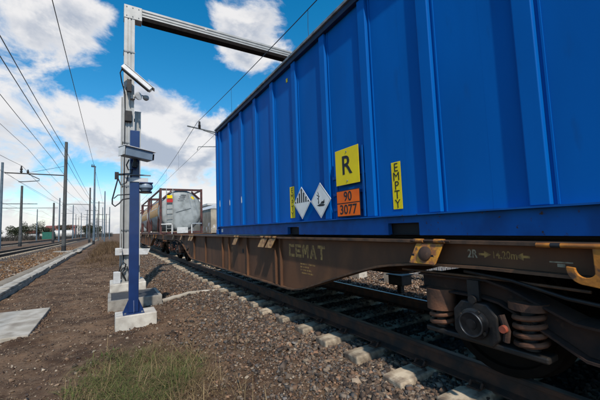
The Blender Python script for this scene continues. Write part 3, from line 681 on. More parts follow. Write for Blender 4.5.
# stencilled writing
def wtext(txt, size, y, z, mt, bold=0, sx=1.): return put_text(txt, size, y, z, SX-.0015, mt, sillL, bold, sx)
def block_word():
    mb = MB(); h_, w_, t_ = .185, .165, .042; y0_ = 4.36; X = SX-.0018
    G_ = {'C': [(0, 0, t_, h_), (0, 0, w_, t_), (0, h_-t_, w_, h_)], 'E': [(0, 0, t_, h_), (0, 0, w_, t_), (0, h_-t_, w_, h_), (0, h_/2-t_/2, w_*.85, h_/2+t_/2)],
          'M': [(0, 0, t_*.9, h_), (w_-t_*.9, 0, w_, h_), ((t_*.4, h_), (t_*1.3, h_), (w_/2+t_*.4, .05), (w_/2-t_*.4, .05)), ((w_-t_*1.3, h_), (w_-t_*.4, h_), (w_/2+t_*.4, .05), (w_/2-t_*.4, .05))],
          'A': [((0, 0), (t_, 0), (w_/2+t_*.3, h_), (w_/2-t_*.5, h_)), ((w_-t_, 0), (w_, 0), (w_/2+t_*.5, h_), (w_/2-t_*.3, h_)), (w_*.24, .035, w_*.76, .035+t_*.8)], 'T': [(0, h_-t_, w_, h_), (w_/2-t_/2, 0, w_/2+t_/2, h_)]}
    for i, ch_ in enumerate('CEMAT'):
        o = MB()
        for k, g in enumerate(G_[ch_]):
            pts = g if isinstance(g[0], tuple) else ((g[0], g[1]), (g[2], g[1]), (g[2], g[3]), (g[0], g[3]))
            o.add([(X-.0003*k, y0_-i*.198-a, 1.112+b) for a, b in pts], [tuple(range(len(pts)))])
        part('letter', o, M_YPRINT, sillL)
block_word()
wtext('2R', .085, 1.455, 1.30, M_WPRINT, .002, .8)
wtext('14,20m', .075, 1.225, 1.302, M_YPRINT, .001, .76)
def arrow(y, z, d_): # d_=+1 points towards -y
    mb = MB(); pts = [(-.04, .008), (0, .008), (0, .026), (.05, 0), (0, -.026), (0, -.008), (-.04, -.008)]
    mb.add([(SX-.002, y-d_*a, z+b) for a, b in pts], [tuple(range(7))]); part('arrow', mb, M_YPRINT, sillL)
arrow(1.365, 1.302, 1); arrow(1.105, 1.30, -1)
mb = MB()
for i, (a, b) in enumerate(((4.03, 3.66), (4.03, 3.80), (4.03, 3.74), (4.0, 3.7))):
    yv = a
    while yv > b:
        l_ = rnd.uniform(.012, .04); mb.add([(SX-.0015, yv, 1.015-i*.042), (SX-.0015, yv-l_, 1.015-i*.042), (SX-.0015, yv-l_, 1.035-i*.042), (SX-.0015, yv, 1.035-i*.042)], [(0, 1, 2, 3)]); yv -= l_+rnd.uniform(.008, .02)
part('stencil_lines', mb, M_YPRINT, sillL)
mb = MB().add([(SX-.0015, .96, 1.275), (SX-.0015, .84, 1.275), (SX-.0015, .84, 1.283), (SX-.0015, .96, 1.283)], [(0, 1, 2, 3)]).add([(SX-.0015, .90+a, 1.262+b) for a, b in ((.02, .008), (-.02, .008), (-.02, -.012), (.02, -.012))], [(0, 1, 2, 3)])
part('jacking_mark', mb, M_WPRINT, sillL)
wtext('V', .1, 7.05, 1.12, M_YPRINT, .001, 1)

def coil(cx, cy, z0, z1, R, r, turns, n=14):
    pts = []; T = int(turns*n)
    for i in range(T+1):
        a = 2*math.pi*i/n; t = i/T; pts.append((cx+R*math.cos(a), cy+R*math.sin(a), z0+r+(z1-z0-2*r)*t))
    return MB().tube(pts, r, 8)
def bogie(yc):
    bg_ = None
    prof = lambda s: [(1.42, .995), (1.42, 1.085), (.80, 1.095), (.62, 1.04), (.30, .895), (.0, .875)], 
    up = [(1.42, 1.085), (.82, 1.095), (.66, 1.055), (.30, .90), (0, .88)]; lo = [(0, .70), (.26, .715), (.56, .88), (.74, .965), (.86, .985), (1.42, .985)]
    outline = [(yc+a, b) for a, b in up]+[(yc-a, b) for a, b in up[::-1][1:]]+[(yc-a, b) for a, b in lo[::-1]]+[(yc+a, b) for a, b in lo[1:]]
    for sg in (-1, 1):
        xs_ = sorted((TCX+sg*1.06, TCX+sg*.98))
        f = part('bogie_frame', MB().prism(outline, 'x', xs_[0], xs_[1]), M_BOGIE, wg, bevel=.006)
        # top and bottom flange plates of the frame
        def ribbon(line, off, xa, xb):
            mb = MB(); vs = []; fs = []; ln = [(yc+a, b) for a, b in line]+[(yc-a, b) for a, b in line[::-1][1:]]
            for a, b in ln: vs += [(xa, a, b+off), (xa, a, b+off+.016), (xb, a, b+off+.016), (xb, a, b+off)]
            for i in range(len(ln)-1):
                for k in range(4): fs.append((i*4+k, i*4+(k+1) % 4, i*4+4+(k+1) % 4, i*4+4+k))
            fs += [(0, 1, 2, 3), tuple((len(ln)-1)*4+k for k in (3, 2, 1, 0))]
            return mb.add(vs, fs)
        xa, xb = sorted((TCX+sg*1.12, TCX+sg*.90))
        part('frame_flange', ribbon(up, .001, xa, xb), M_BOGIE, f); part('frame_flange', ribbon(lo[::-1], -.018, xa, xb), M_BOGIE, f)
        if bg_ is None: bg_ = f
        for s in (-1, 1):
            ay = yc+s*.9
            xo = TCX+sg*1.20
            hx = sorted((TCX+sg*1.16, TCX+sg*.98))
            ab = part('axle_box', MB().prism([(ay-.17, .70), (ay-.12, .64), (ay+.12, .64), (ay+.17, .70), (ay+.17, .86), (ay+.10, .94), (ay-.10, .94), (ay-.17, .86)], 'x', *hx).box(hx[0]+.02, hx[1]-.02, ay-.455, ay+.455, .625, .668), M_BLACK, f, bevel=.012)
            part('axle_cover', MB().lathe([(0, .112), (.02, .112), (.024, .094), (.048, .092), (.054, .080), (.050, .076), (.046, .04), (.050, .038), (.050, .02)], (TCX+sg*1.161, ay, .785), (sg, 0, 0), 32), M_COVER, f, smooth=True)
            part('cover_ring', MB().tube([(TCX+sg*1.213, ay+.086*math.cos(a), .785+.086*math.sin(a)) for a in np.linspace(0, 2*math.pi, 33)], .006, 6), mat('scuffed_ring', (.05, .055, .06), (.02, .02, .022), 20, .45, .5), f, smooth=True)
            for a in np.linspace(.5, 2*math.pi+.5, 5)[:-1]:
                part('bolt', MB().lathe([(0, .014), (.014, .013)], (TCX+sg*1.182, ay+.103*math.cos(a), .785+.103*math.sin(a)), (sg, 0, 0), 6), M_BLACK, f)
            for q in (-.335, .335):
                sx_ = TCX+sg*1.07
                part('spring', coil(sx_, ay+q, .67, .955, .088, .019, 4.3), M_SPRING, f, smooth=True)
                part('spring_pot', MB().lathe([(0, .118), (.17 if q*s > 0 else .05, .118), (.173 if q*s > 0 else .052, .105)], (sx_, ay+q, .99), (0, 0, -1), 24), M_SPRING, f, smooth=True)
                part('spring_core', MB().lathe([(0, .05), (.25, .05)], (sx_, ay+q, .675), (0, 0, 1), 14), M_BLACK, f, smooth=True)
            # damper link
            q = -.31*s
            part('damper_link', MB().tube([(TCX+sg*1.205, ay+q*.72, .90), (TCX+sg*1.215, ay+q*.84, .80), (TCX+sg*1.215, ay+q*.80, .73)], .022, 8), M_BOGIE, f, smooth=True)
            part('damper_pin', MB().lathe([(0, .026), (.03, .024)], (TCX+sg*1.236, ay+q*.82, .82), (sg, 0, 0), 12), mat('red_oxide_pin', (.35, .07, .03), (.2, .05, .03), 20, .6), f, smooth=True)
            part('hanger', MB().box(*sorted((TCX+sg*1.15, TCX+sg*1.125)), ay-.045, ay+.045, .95, 1.10).lathe([(0, .032), (.03, .03)], (TCX+sg*1.15, ay, .96), (sg, 0, 0), 14), M_BLACK, f)
    for s in (-1, 1):
        ay = yc+s*.9
        part('axle', MB().tube([(TCX-1.1, ay, .785), (TCX+1.1, ay, .785)], .075, 16), M_WHEEL, bg_, smooth=True)
        for sg in (-1, 1):
            part('wheel', MB().lathe([(-.0, .49), (.028, .485), (.034, .465), (.135, .459), (.14, .44), (.135, .40), (.10, .39), (.085, .17), (.14, .13), (.145, .09)], (TCX+sg*.68, ay, .785), (sg, 0, 0), 40), M_WHEEL, bg_, smooth=True)
    part('bolster', MB().box(TCX-.97, TCX+.97, yc-.22, yc+.22, .88, 1.06), M_BLACK, bg_, bevel=.02)
    for s in (-1, 1): part('brake_rod', MB().tube([(TCX-1.13, yc+s*.2, 1.115), (TCX-1.12, yc+s*.7, 1.125), (TCX-1.12, yc+s*1.6, 1.118)], .010, 8), M_FLANGE, bg_, smooth=True)
    for s in (-1, 1):
        part('brake_beam', MB().box(TCX-.85, TCX+.85, yc+s*.42-.03, yc+s*.42+.03, .72, .80), M_BLACK, bg_)
        part('head_stock', MB().box(TCX-.97, TCX+.97, yc+s*1.40-.04, yc+s*1.40+.04, .985, 1.08), M_BOGIE, bg_)
bogie(WC-PIV); bogie(WC+PIV)
part('brake_hose', MB().tube([(SX+.03, 1.55, 1.16), (SX+.02, 1.2, 1.13), (SX+.03, .9, 1.06), (SX+.02, .55, 1.03)], .013, 8), M_BLACK, wg, smooth=True)
part('brake_hose', MB().tube([(SX+.05, 11.6, 1.25), (SX+.0, 11.7, .95), (SX-.02, 11.9, .9), (SX+.0, 12.1, 1.0), (SX+.05, 12.2, 1.2)], .02, 8), M_BLACK, wg, smooth=True)
wg2 = dup(wg, (0, 19.74, 0)); wg2['label'] = 'following brown container wagon under the tank containers'
wg['group'] = wg2['group'] = 'container wagons of the train'

# ---------------------------------------------------------------- tank containers on the next wagon
def tank(y0, label, shell, stripe, front):
    t = thing('tank_container', label, 'tank container', (TCX, y0+3, 1.41), 'tank containers on the next wagon')
    L_ = 6.05; z0, z1 = 1.41, 4.0; xa, xb = 2.33, 4.71; cz = 2.74; R_ = 1.19
    def beam(a, b, r=.055):
        a, b = Vector(a), Vector(b); d_ = (b-a); l_ = d_.length; d_.normalize(); u = d_.orthogonal().normalized() if abs(d_.x)+abs(d_.y)+abs(d_.z) > 1.001 else Vector((d_.z, d_.x, d_.y)); v = d_.cross(u)
        return MB().obox((a+b)/2, d_*l_/2, u*r, v*r)
    for yy in (y0+.075, y0+L_-.075):
        e = part('end_frame', beam((xa+.07, yy, z0+.001), (xa+.07, yy, z1)), M_TFRAME, t)
        part('frame_post', beam((xb-.07, yy, z0+.001), (xb-.07, yy, z1)), M_TFRAME, e)
        part('frame_beam', beam((xa+.142, yy, z1-.07), (xb-.142, yy, z1-.07)), M_TFRAME, e); part('frame_beam', beam((xa+.142, yy, z0+.072), (xb-.142, yy, z0+.072)), M_TFRAME, e)
        for sx_, s in ((xa+.14, 1), (xb-.14, -1)):
            part('gusset', beam((sx_+s*.03, yy, z1-.60), (sx_+s*.50, yy, z1-.16), .035), M_TFRAME, e)
    for xx in (xa+.07, xb-.07):
        part('side_beam', beam((xx, y0+.15, z0+.07), (xx, y0+L_-.15, z0+.07), .055), M_TFRAME, t); part('side_beam', beam((xx, y0+.15, z1-.07), (xx, y0+L_-.15, z1-.07), .04), M_TFRAME, t)
    for k in range(2): part('diagonal_brace', beam((xa+.06, y0+.2+k*4.5, z1-.15), (xa+.06, y0+1.2+k*3.4, z0+.2), .035), M_TFRAME, t)
    prof = [(.015, .02), (.02, .5), (.04, .85), (.07, 1.02), (.13, 1.12), (.22, R_), (L_-.22, R_), (L_-.13, 1.12), (L_-.07, 1.02), (L_-.04, .85), (L_-.02, .5), (L_-.015, .02)]
    sh = part('tank_shell', MB().lathe([(a, b) for a, b in prof], (TCX, y0, cz), (0, 1, 0), 48), shell, t, smooth=True)
    if stripe:
        vs = []; fs = []; nn = 14
        for k in range(nn+1):
            a = rad(148+k*3.2); 
            for yy in (y0+.75, y0+5.2): vs.append((TCX+(R_+.006)*math.cos(a), yy, cz+(R_+.006)*math.sin(a)))
        for k in range(nn): fs.append((2*k, 2*k+1, 2*k+3, 2*k+2))
        part('orange_band', MB().add(vs, fs), M_TSTRIPE, sh)
        mb = MB()
        for q, (ya, yb) in enumerate(((1.1, 1.5), (1.7, 2.3), (2.5, 2.9), (3.1, 3.8), (4.0, 4.4))):
            for a0, a1 in ((158, 172),):
                pts = [(TCX+(R_+.012)*math.cos(rad(a)), y0+yy, cz+(R_+.012)*math.sin(rad(a))) for a, yy in ((a0, ya), (a0, yb), (a1, yb), (a1, ya))]
                mb.add(pts, [(0, 1, 2, 3)])
        part('band_marks', mb, M_TWHITE, sh)
    if front:
        lx = 2.86; ld = part('ladder', MB().tube([(lx-.17, y0-.03, z0+.1), (lx-.17, y0-.03, z1-.02)], .022, 8).tube([(lx+.17, y0-.03, z0+.1), (lx+.17, y0-.03, z1-.02)], .022, 8), M_ALU, t, smooth=True)
        for k in range(8): part('rung', MB().tube([(lx-.17, y0-.03, z0+.3+k*.29), (lx+.17, y0-.03, z0+.3+k*.29)], .014, 6), M_ALU, ld)
        part('placard', MB().box(lx-.14, lx+.14, y0-.062, y0-.058, 3.42, 3.6), M_YSIGN, t); part('placard', MB().box(lx-.16, lx+.16, y0-.062, y0-.058, 3.2, 3.38), M_RED, t)
        part('placard', MB().prism([(4.1, 3.3), (4.24, 3.44), (4.1, 3.58), (3.96, 3.44)], 'y', y0+.05, y0+.06), M_YSIGN, t)
        for xx, s in ((xa+.2, 1), (xb-.2, -1)):
            part('white_guard', MB().tube([(xx-s*.12, y0-.04, z0+.55), (xx+s*.42, y0-.04, z0+.55), (xx+s*.45, y0-.04, z0+.5), (xx+s*.45, y0-.04, z0+.0)], .035, 8), M_WHITE, t, smooth=True)
        part('valve_box', MB().box(3.25, 3.85, y0-.05, y0+.06, z0+.02, z0+.35), M_WHITE, t, bevel=.02)
        mb = MB().obox((3.6, y0+.0, 2.75), (.42, 0, .12), (0, .01, 0), (-.004, 0, .014)); part('scuff_bar', mb, M_RAILTOP, t)
        mb = MB()
        for k in range(4): mb.box(3.35-.05*k+.1, 3.75-.04*k, y0+.005, y0+.012, 3.62-k*.11, 3.66-k*.11)
        part('small_print', mb, M_RAILTOP, t)
    return t
tank(19.3, 'grey steel tank container in red brown frame with ladder on its end', M_TANK, True, True)
tank(25.75, 'second tank container further along, behind the grey ladder end', M_TWHITE, True, False)
tank(31.9+7, 'distant tank container at the far end of the train', M_TANK, False, False)

# ---------------------------------------------------------------- portal gantry and posts
def profile(x0, x1, y0, y1, z0, z1, horizontal=False):
    """extruded aluminium section with grooves on its faces"""
    g = .018
    w_, d_ = x1-x0, y1-y0
    poly = [(x0, y0), (x0+w_*.30, y0), (x0+w_*.32, y0+g), (x0+w_*.40, y0+g), (x0+w_*.42, y0), (x0+w_*.60, y0), (x0+w_*.62, y0+g), (x0+w_*.70, y0+g), (x0+w_*.72, y0), (x1, y0),
            (x1, y0+d_*.4), (x1-g, y0+d_*.42), (x1-g, y0+d_*.58), (x1, y0+d_*.6), (x1, y1), (x0, y1), (x0, y0+d_*.6), (x0+g, y0+d_*.58), (x0+g, y0+d_*.42), (x0, y0+d_*.4)]
    return MB().prism(poly, 'z', z0, z1)
ga = thing('portal_gantry', 'tall aluminium portal gantry spanning the track on a concrete footing', 'gantry', (.365, 9.1, 0))
GX0, GX1, GY0, GY1 = .245, .485, 9.0, 9.24
part('footing', MB().box(.0, .77, 8.82, 9.75, -.1, .36), M_CONC, ga, bevel=.02)
part('base_plate', MB().box(.17, .57, 8.93, 9.33, .361, .385), M_ALU, ga)
up = part('upright', profile(GX0, GX1, GY0, GY1, .386, 7.13), M_ALU, ga)
for i, xx in enumerate((GX0-.045, GX1+.02)): part('foot_bracket', MB().prism([(GY0+.02, .387), (GY1-.02, .387), (GY1-.06, .62), (GY0+.06, .62)], 'x', xx, xx+.02), M_ALU, up)
part('corner_block', MB().box(GX0-.012, GX1+.17, GY0-.012, GY1+.012, 7.131, 7.49), M_ALU, ga, bevel=.006)
bz0, bz1 = 7.265, 7.475
poly = [(GY0, bz0), (GY1, bz0), (GY1, bz1), (GY0, bz1), (GY0, bz0+.155), (GY0+.02, bz0+.15), (GY0+.02, bz0+.125), (GY0, bz0+.12), (GY0, bz0+.07), (GY0+.02, bz0+.065), (GY0+.02, bz0+.045), (GY0, bz0+.04)]
bm_ = part('crossbeam', MB().prism(poly, 'x', GX1+.171, 6.35), M_ALU, ga)
part('beam_underside_shade', MB().box(GX1+.18, 6.34, GY0+.004, GY1-.004, bz0-.10, bz0-.001), M_ALU_SHADE, bm_)  # added dark box paints the shade on the beam's underside
part('beam_clip', MB().box(2.3, 2.36, GY0-.012, GY0-.001, bz0+.125, bz0+.165), M_WHITE, bm_)
part('upright', profile(6.1, 6.34, GY0, GY1, .0, bz0-.101), M_ALU, ga)
for dx in (.05, .19, .33):
    for dz in (.06, .30): part('corner_bolt', MB().lathe([(0, .014), (.012, .013)], (GX0+dx, GY0-.0125, 7.131+dz), (0, -1, 0), 6), M_RAILTOP, ga)
for zz in (1.6, 2.7, 3.8, 6.2): part('strap_clamp', MB().box(GX0-.012, GX1+.012, GY0-.012, GY0-.001, zz, zz+.035).box(GX0-.012, GX0-.001, GY0-.012, GY1, zz, zz+.035), M_RAILTOP, ga)
part('conduit', MB().tube([(GX0-.03, GY0+.06, .45), (GX0-.03, GY0+.06, 5.0)], .018, 8), M_ALU, ga, smooth=True)
part('terminal_box', MB().box(GX0+.03, GX1-.05, GY0-.10, GY0-.001, 4.35, 4.62), M_BLACK, ga, bevel=.008)
# floodlight / camera at the top of the upright
lg = thing('floodlight', 'long white camera housing tilted down on the gantry upright', 'camera', (.4, 8.8, 5.3))
a = Vector((.21, 8.72, 5.66)); b = Vector((.84, 8.62, 5.13)); d_ = (b-a).normalized(); sd = Vector((0, 1, 0)); sd = (sd-d_*sd.dot(d_)).normalized(); up_ = d_.cross(sd); up_ = up_ if up_.z > 0 else -up_
part('housing', MB().obox((a+b)/2, d_*((b-a).length/2), sd*.075, up_*.055), M_WHITE, lg, bevel=.012)
part('sun_visor', MB().obox((a+b)/2+up_*.066+d_*.03, d_*((b-a).length/2+.02), sd*.09, up_*.006), M_WHITE, lg, bevel=.003)
part('lens_window', MB().obox(b+d_*.004, d_*.003, sd*.055, up_*.035), M_GLASS, lg)
part('underside', MB().obox((a+b)/2-up_*.0625, d_*((b-a).length/2-.03), sd*.06, up_*.007), M_BLACK, lg)
part('bracket', MB().box(.30, .42, 8.78, 8.998, 5.18, 5.24).box(.31, .41, 8.72, 8.80, 5.06, 5.36), M_BLACK, lg)
part('cable', MB().tube([(.21, 8.72, 5.62), (.16, 8.75, 5.5), (.2, 8.85, 5.3), (.27, 8.97, 5.1), (.28, 8.985, 4.7)], .014, 8), M_CABLE, lg, smooth=True)
sp = thing('siren', 'small white round horn below the tilted camera housing', 'horn', (.55, 8.85, 4.97))
part('horn', MB().lathe([(0, .03), (.08, .04), (.12, .095), (.16, .10), (.165, .085)], (.48, 8.92, 5.0), (.6, -.75, .0), 20), M_WHITE, sp, smooth=True)
part('bracket', MB().box(.40, .50, 8.90, 8.998, 4.95, 5.05), M_ALU, sp)
dm = thing('dome_camera', 'small grey dome camera on a short arm beside the upright', 'camera', (.75, 8.9, 4.93))
part('arm', MB().tube([(.486, 9.05, 5.08), (.62, 8.98, 5.1), (.74, 8.92, 5.06)], .018, 8), M_ALU, dm, smooth=True)
part('dome', MB().lathe([(0, .06), (.03, .075), (.07, .075), (.10, .055), (.12, .02)], (.75, 8.91, 5.07), (0, 0, -1), 18), M_ALU, dm, smooth=True)
# shorter aluminium sensor column beside the upright
sc_ = thing('sensor_column', 'shorter pale aluminium sensor column close behind the blue post', 'column', (.6, 9.4, .3))
part('column', profile(.52, .665, 9.32, 9.46, .361, 4.75), M_ALU, sc_)
part('end_cap', MB().box(.515, .67, 9.315, 9.465, 4.751, 4.77), M_WHITE, sc_)
for zz in (4.5, 2.2): part('spacer', MB().box(.486, .519, 9.30, 9.40, zz, zz+.06), M_BLACK, sc_)
# white cross plate on the gantry
wp = thing('cross_plate', 'white horizontal plate fixed across the gantry upright near the ground', 'plate', (.5, 8.6, .98))
part('plate', MB().prism([(.115, 1.04), (.80, 1.00), (.865, 1.145), (.115, 1.185)], 'y', 8.90, 8.93), M_WHITE, wp, bevel=.004)
part('side_box', MB().box(.10, .245, 8.78, 8.895, 1.03, 1.20), M_WHITE, wp, bevel=.01)
part('clamp', MB().box(.30, .40, 8.931, 8.999, 1.04, 1.14), M_BLACK, wp)
jb = tag(part('junction_box', MB().box(.07, .22, 8.84, 8.98, .361, .64), M_WHITE, None, bevel=.012), 'small white junction box on the gantry footing', 'junction box')
cb = tag(part('cable_bundle', MB().tube([(.19, 8.87, .62), (.21, 8.84, .75), (.27, 8.86, .86), (.33, 8.9, .80), (.30, 8.93, .66), (.25, 8.9, .60), (.30, 8.95, .50), (.34, 8.97, .40)], .016, 8).tube([(.20, 8.9, .6), (.27, 8.88, .72), (.36, 8.93, .74), (.40, 8.96, .55), (.38, 8.97, .39)], .013, 8).tube([(.28, 8.98, .9), (.275, 8.985, 2.0), (.28, 8.985, 4.7)], .012, 8), M_CABLE, None, smooth=True), 'loose black cables looped at the foot of the gantry', 'cable')
# cable chamber
ch = thing('cable_chamber', 'low grey concrete cable chamber with dark bitumen cover', 'cable chamber', (.475, 8.2, 0))
part('wall', MB().box(-.03, .03, 7.66, 8.76, -.15, .19).box(.92, .98, 7.66, 8.76, -.15, .19).box(.0302, .9198, 7.66, 7.72, -.15, .1898).box(.0302, .9198, 8.70, 8.76, -.15, .1898), M_CONC2, ch)
part('cover', MB().box(.035, .915, 7.725, 8.695, -.1, .182), M_ASPH, ch)
# blue post on its block
bp = thing('blue_post', 'navy blue square steel post with flared foot on a white block', 'post', (.345, 6.28, .2))
part('block', MB().box(.08, .70, 6.07, 6.52, -.15, .205), M_CONC, bp, bevel=.018, seg=3)
PX0, PX1, PY0, PY1 = .275, .425, 6.18, 6.33
part('shaft', MB().box(PX0, PX1, PY0, PY1, .222, 3.34), M_NAVY, bp, bevel=.008)
part('base_plate', MB().box(.19, .51, 6.11, 6.40, .2065, .2205), M_NAVY, bp, bevel=.003)
for q in (0, 1, 2, 3):
    cxp, cyp = .35, 6.255
    poly = [(.0755, .2215), (.155, .2215), (.15, .25), (.08, .42), (.0755, .42)]
    mb = MB().prism(poly, 'y', -.006, .006)
    me = mb.mesh('gusset', M_NAVY); o = link('gusset', me, bp, (cxp, cyp, 0), (0, 0, q*math.pi/2))
mb = MB()
for dx in (-.125, .125):
    for dy in (-.12, .12): part('bolt', MB().lathe([(0, .016), (.018, .015)], (.35+dx, 6.255+dy, .2208), (0, 0, 1), 6), M_RAILTOP, bp)
# upper sensor box on the blue post
def yawbox(c, l, w_, h, yaw, pitch=0):
    d_ = Vector((math.cos(yaw)*math.cos(pitch), math.sin(yaw)*math.cos(pitch), math.sin(pitch))); s_ = Vector((-math.sin(yaw), math.cos(yaw), 0)); u = d_.cross(s_)
    return MB().obox(c, d_*l/2, s_*w_/2, u*h/2), d_, s_, u
ds = thing('sensor_box', 'pale grey sensor box with sloping visor near the top of the blue post', 'sensor', (.36, 6.1, 2.8))
c = Vector((.375, 5.985, 2.87)); mb, d_, s_, u = yawbox(c, .46, .17, .15, rad(24), rad(-4))
part('housing', mb, M_DEVBLUE, ds, bevel=.01)
part('front_cap', MB().obox(c-d_*.256, d_*.006, s_*.098, u*.073), M_WHITE, ds)
part('visor', MB().obox(c+u*.083, d_*.27, s_*.112, u*.007), M_WHITE, ds, bevel=.003)
part('lens', MB().obox(c+d_*.253, d_*.003, s_*.08, u*.055), M_GLASS, ds)
part('bracket', MB().box(.31, .39, 6.0, 6.179, 2.68, 2.74).tube([(.35, 6.03, 2.79), (.35, 6.03, 2.66)], .035, 12), M_BLACK, ds)
part('cable', MB().tube([(.26, 6.12, 2.80), (.22, 6.1, 2.70), (.25, 6.12, 2.62), (.31, 6.15, 2.64), (.29, 6.17, 2.5)], .010, 8), M_CABLE, ds, smooth=True)
ls = thing('laser_scanner', 'dark blue scanner hanging off the side of the blue post', 'scanner', (.52, 6.2, 2.25))
part('body', MB().lathe([(0, .10), (.03, .115), (.07, .115), (.10, .09), (.13, .075)], (.53, 6.24, 2.40), (0, 0, -1), 28), M_DEVBLUE, ls, smooth=True)
part('optic_band', MB().lathe([(0, .105), (.028, .10)], (.53, 6.24, 2.269), (0, 0, -1), 28), M_GLASS, ls, smooth=True)
part('top_cap', MB().box(.43, .64, 6.13, 6.35, 2.402, 2.425), M_NAVY, ls, bevel=.01)
part('arm', MB().box(.20, .56, 6.165, 6.179, 2.43, 2.50).box(.426, .50, 6.2, 6.3, 2.33, 2.38), M_WHITE, ls)
part('rod', MB().tube([(.20, 6.15, 2.545), (.60, 6.15, 2.545)], .012, 8), M_RAILTOP, ls)
cl_ = thing('cable_coil', 'black cable coil hanging on a small bracket left of the blue post', 'cable', (.1, 6.2, 2.0))
part('bracket', MB().tube([(.08, 6.17, 2.54), (.30, 6.17, 2.56)], .018, 8).box(.05, .11, 6.14, 6.2, 2.46, 2.58), M_BLACK, cl_)
part('cable', MB().tube([(.10, 6.16, 2.48), (.06, 6.15, 2.30), (.02, 6.15, 2.12), (.02, 6.15, 2.04), (.06, 6.15, 2.0), (.12, 6.16, 2.05), (.17, 6.17, 2.12), (.274, 6.2, 2.14)], .011, 8).tube([(.09, 6.16, 2.5), (.14, 6.13, 2.36), (.22, 6.13, 2.40), (.25, 6.15, 2.54)], .011, 8).tube([(.04, 6.15, 2.13), (.1, 6.15, 2.19), (.2, 6.16, 2.2), (.274, 6.2, 2.21)], .009, 8), M_CABLE, cl_, smooth=True)
# pale cable duct running from the chamber to the track
pts = []
for t in np.linspace(0, 1, 18): pts.append((.99+t*1.5, 7.85+.17*math.sin(t*2.4)-.12*t*t, float(H(.99+t*1.5, 7.9))+.015+.02*math.sin(t*7)))
tag(part('cable_duct', MB().tube(pts, .05, 10), M_SLAB, None, smooth=True), 'pale curved cable duct from the chamber to the rail', 'duct')

# ---------------------------------------------------------------- catenary over the near track
def wire(name, pts, r, label, group=None):
    return tag(part(name, MB().tube(pts, r, 6), M_WIRE, None), label, 'wire', group)
YP = [-34.5, 15.3, 65.3, 115]
def sag(x, zt, zb, ys, n=12):
    pts = []
    for a, b in zip(ys[:-1], ys[1:]):
        for k in range(n): t = k/n; pts.append((x, a+(b-a)*t, zt-(zt-zb)*4*t*(1-t)))
    pts.append((x, ys[-1], zt)); return pts
wire('messenger_wire', sag(TCX, 6.72, 5.75, YP, 16), .011, 'sagging upper overhead wire above the container train', 'overhead wires')
wire('contact_wire', [(TCX, yy, 5.32) for yy in (-34.5, 15.3, 65.3, 115)], .008, 'level lower overhead wire above the container train', 'overhead wires')
dr = thing('droppers', 'thin dropper wires hanging between the two overhead wires over the train', 'dropper', (TCX, 15, 5.3))
for a, b in zip(YP[:-1], YP[1:]):
    for k in range(1, 10):
        t = k/10; yy = a+(b-a)*t; zt = 6.72-.97*4*t*(1-t)
        if yy > -2: part('dropper', MB().tube([(TCX, yy, 5.33), (TCX+.02, yy+.05, (5.33+zt)/2), (TCX, yy, zt)], .005, 4), M_WIRE, dr)
cp_ = thing('catenary_pole', 'overhead line pole behind the container with cantilever arm over the train', 'pole', (6.25, 15.6, 0))
part('pole', MB().lathe([(-.2, .17), (6.95, .12)], (6.25, 15.6, 0), (0, 0, 1), 14), M_POLE, cp_, smooth=True)
part('cantilever', MB().tube([(6.2, 15.5, 6.30), (4.55, 15.4, 6.33), (3.05, 15.3, 6.47)], .035, 8), M_RAILTOP, cp_, smooth=True)
part('stay', MB().tube([(6.2, 15.5, 5.9), (4.5, 15.4, 6.22), (3.8, 15.35, 6.37)], .022, 8), M_RAILTOP, cp_, smooth=True)
part('registration_arm', MB().tube([(6.2, 15.5, 5.75), (4.4, 15.35, 5.62), (3.55, 15.3, 5.52), (3.5, 15.3, 5.35)], .02, 8), M_RAILTOP, cp_, smooth=True)
part('insulator', MB().lathe([(0, .05), (.03, .07), (.05, .05), (.09, .07), (.11, .05), (.15, .07), (.17, .05), (.34, .045), (.36, .02)], (3.62, 15.33, 6.42), (0, 0, 1), 12), M_BLACK, cp_, smooth=True)

# ---------------------------------------------------------------- left hand poles and wires
def pole(x, y, h, r, mt, label, foot=True, block=False, arms=None, group='overhead line poles along the left tracks'):
    z0 = float(H(x, y)); p = thing('line_pole', label, 'pole', (x, y, z0), group)
    part('shaft', MB().lathe([(-.2, r*1.15), (h-z0, r*.8)], (x, y, z0), (0, 0, 1), 14), mt, p, smooth=True)
    if foot: part('black_foot', MB().lathe([(-.1, r*1.25), (.55, r*1.22)], (x, y, z0+.05), (0, 0, 1), 14), M_DARK, p, smooth=True)
    if block: part('footing', MB().box(x-.75, x+.75, y-.6, y+.6, z0-.2, z0+.12), M_CONC2, p, bevel=.03)
    return p
p1 = pole(-3.62, 36, 10.15, .15, M_POLE, 'thick dark concrete pole with long cantilever arm beside the trough', True, True)
ca = part('cantilever', MB().tube([(-3.6, 36, 7.02), (-7.85, 36, 7.05)], .05, 8), M_BLACK, p1)
part('insulator', MB().lathe([(0, .07), (.1, .10), (.2, .06), (.3, .10), (.42, .06), (.6, .05)], (-6.75, 36, 7.1), (0, 0, 1), 10), M_BLACK, ca, smooth=True)
part('insulator', MB().lathe([(0, .07), (.1, .10), (.2, .06), (.3, .05)], (-6.3, 36, 7.1), (0, 0, 1), 10), M_BLACK, ca, smooth=True)
part('registration_tube', MB().tube([(-6.25, 36, 7.0), (-5.5, 36, 6.6), (-5.5, 36, 6.45), (-6.6, 36, 6.32), (-6.9, 36, 6.3)], .035, 8), M_BLACK, ca, smooth=True)
part('stay', MB().tube([(-3.62, 36, 7.9), (-6.2, 36, 7.15)], .015, 6), M_WIRE, ca)
p2 = pole(-2.26, 60, 12.4, .14, M_POLEB, 'tall slim pale blue galvanised pole beside the path', True)
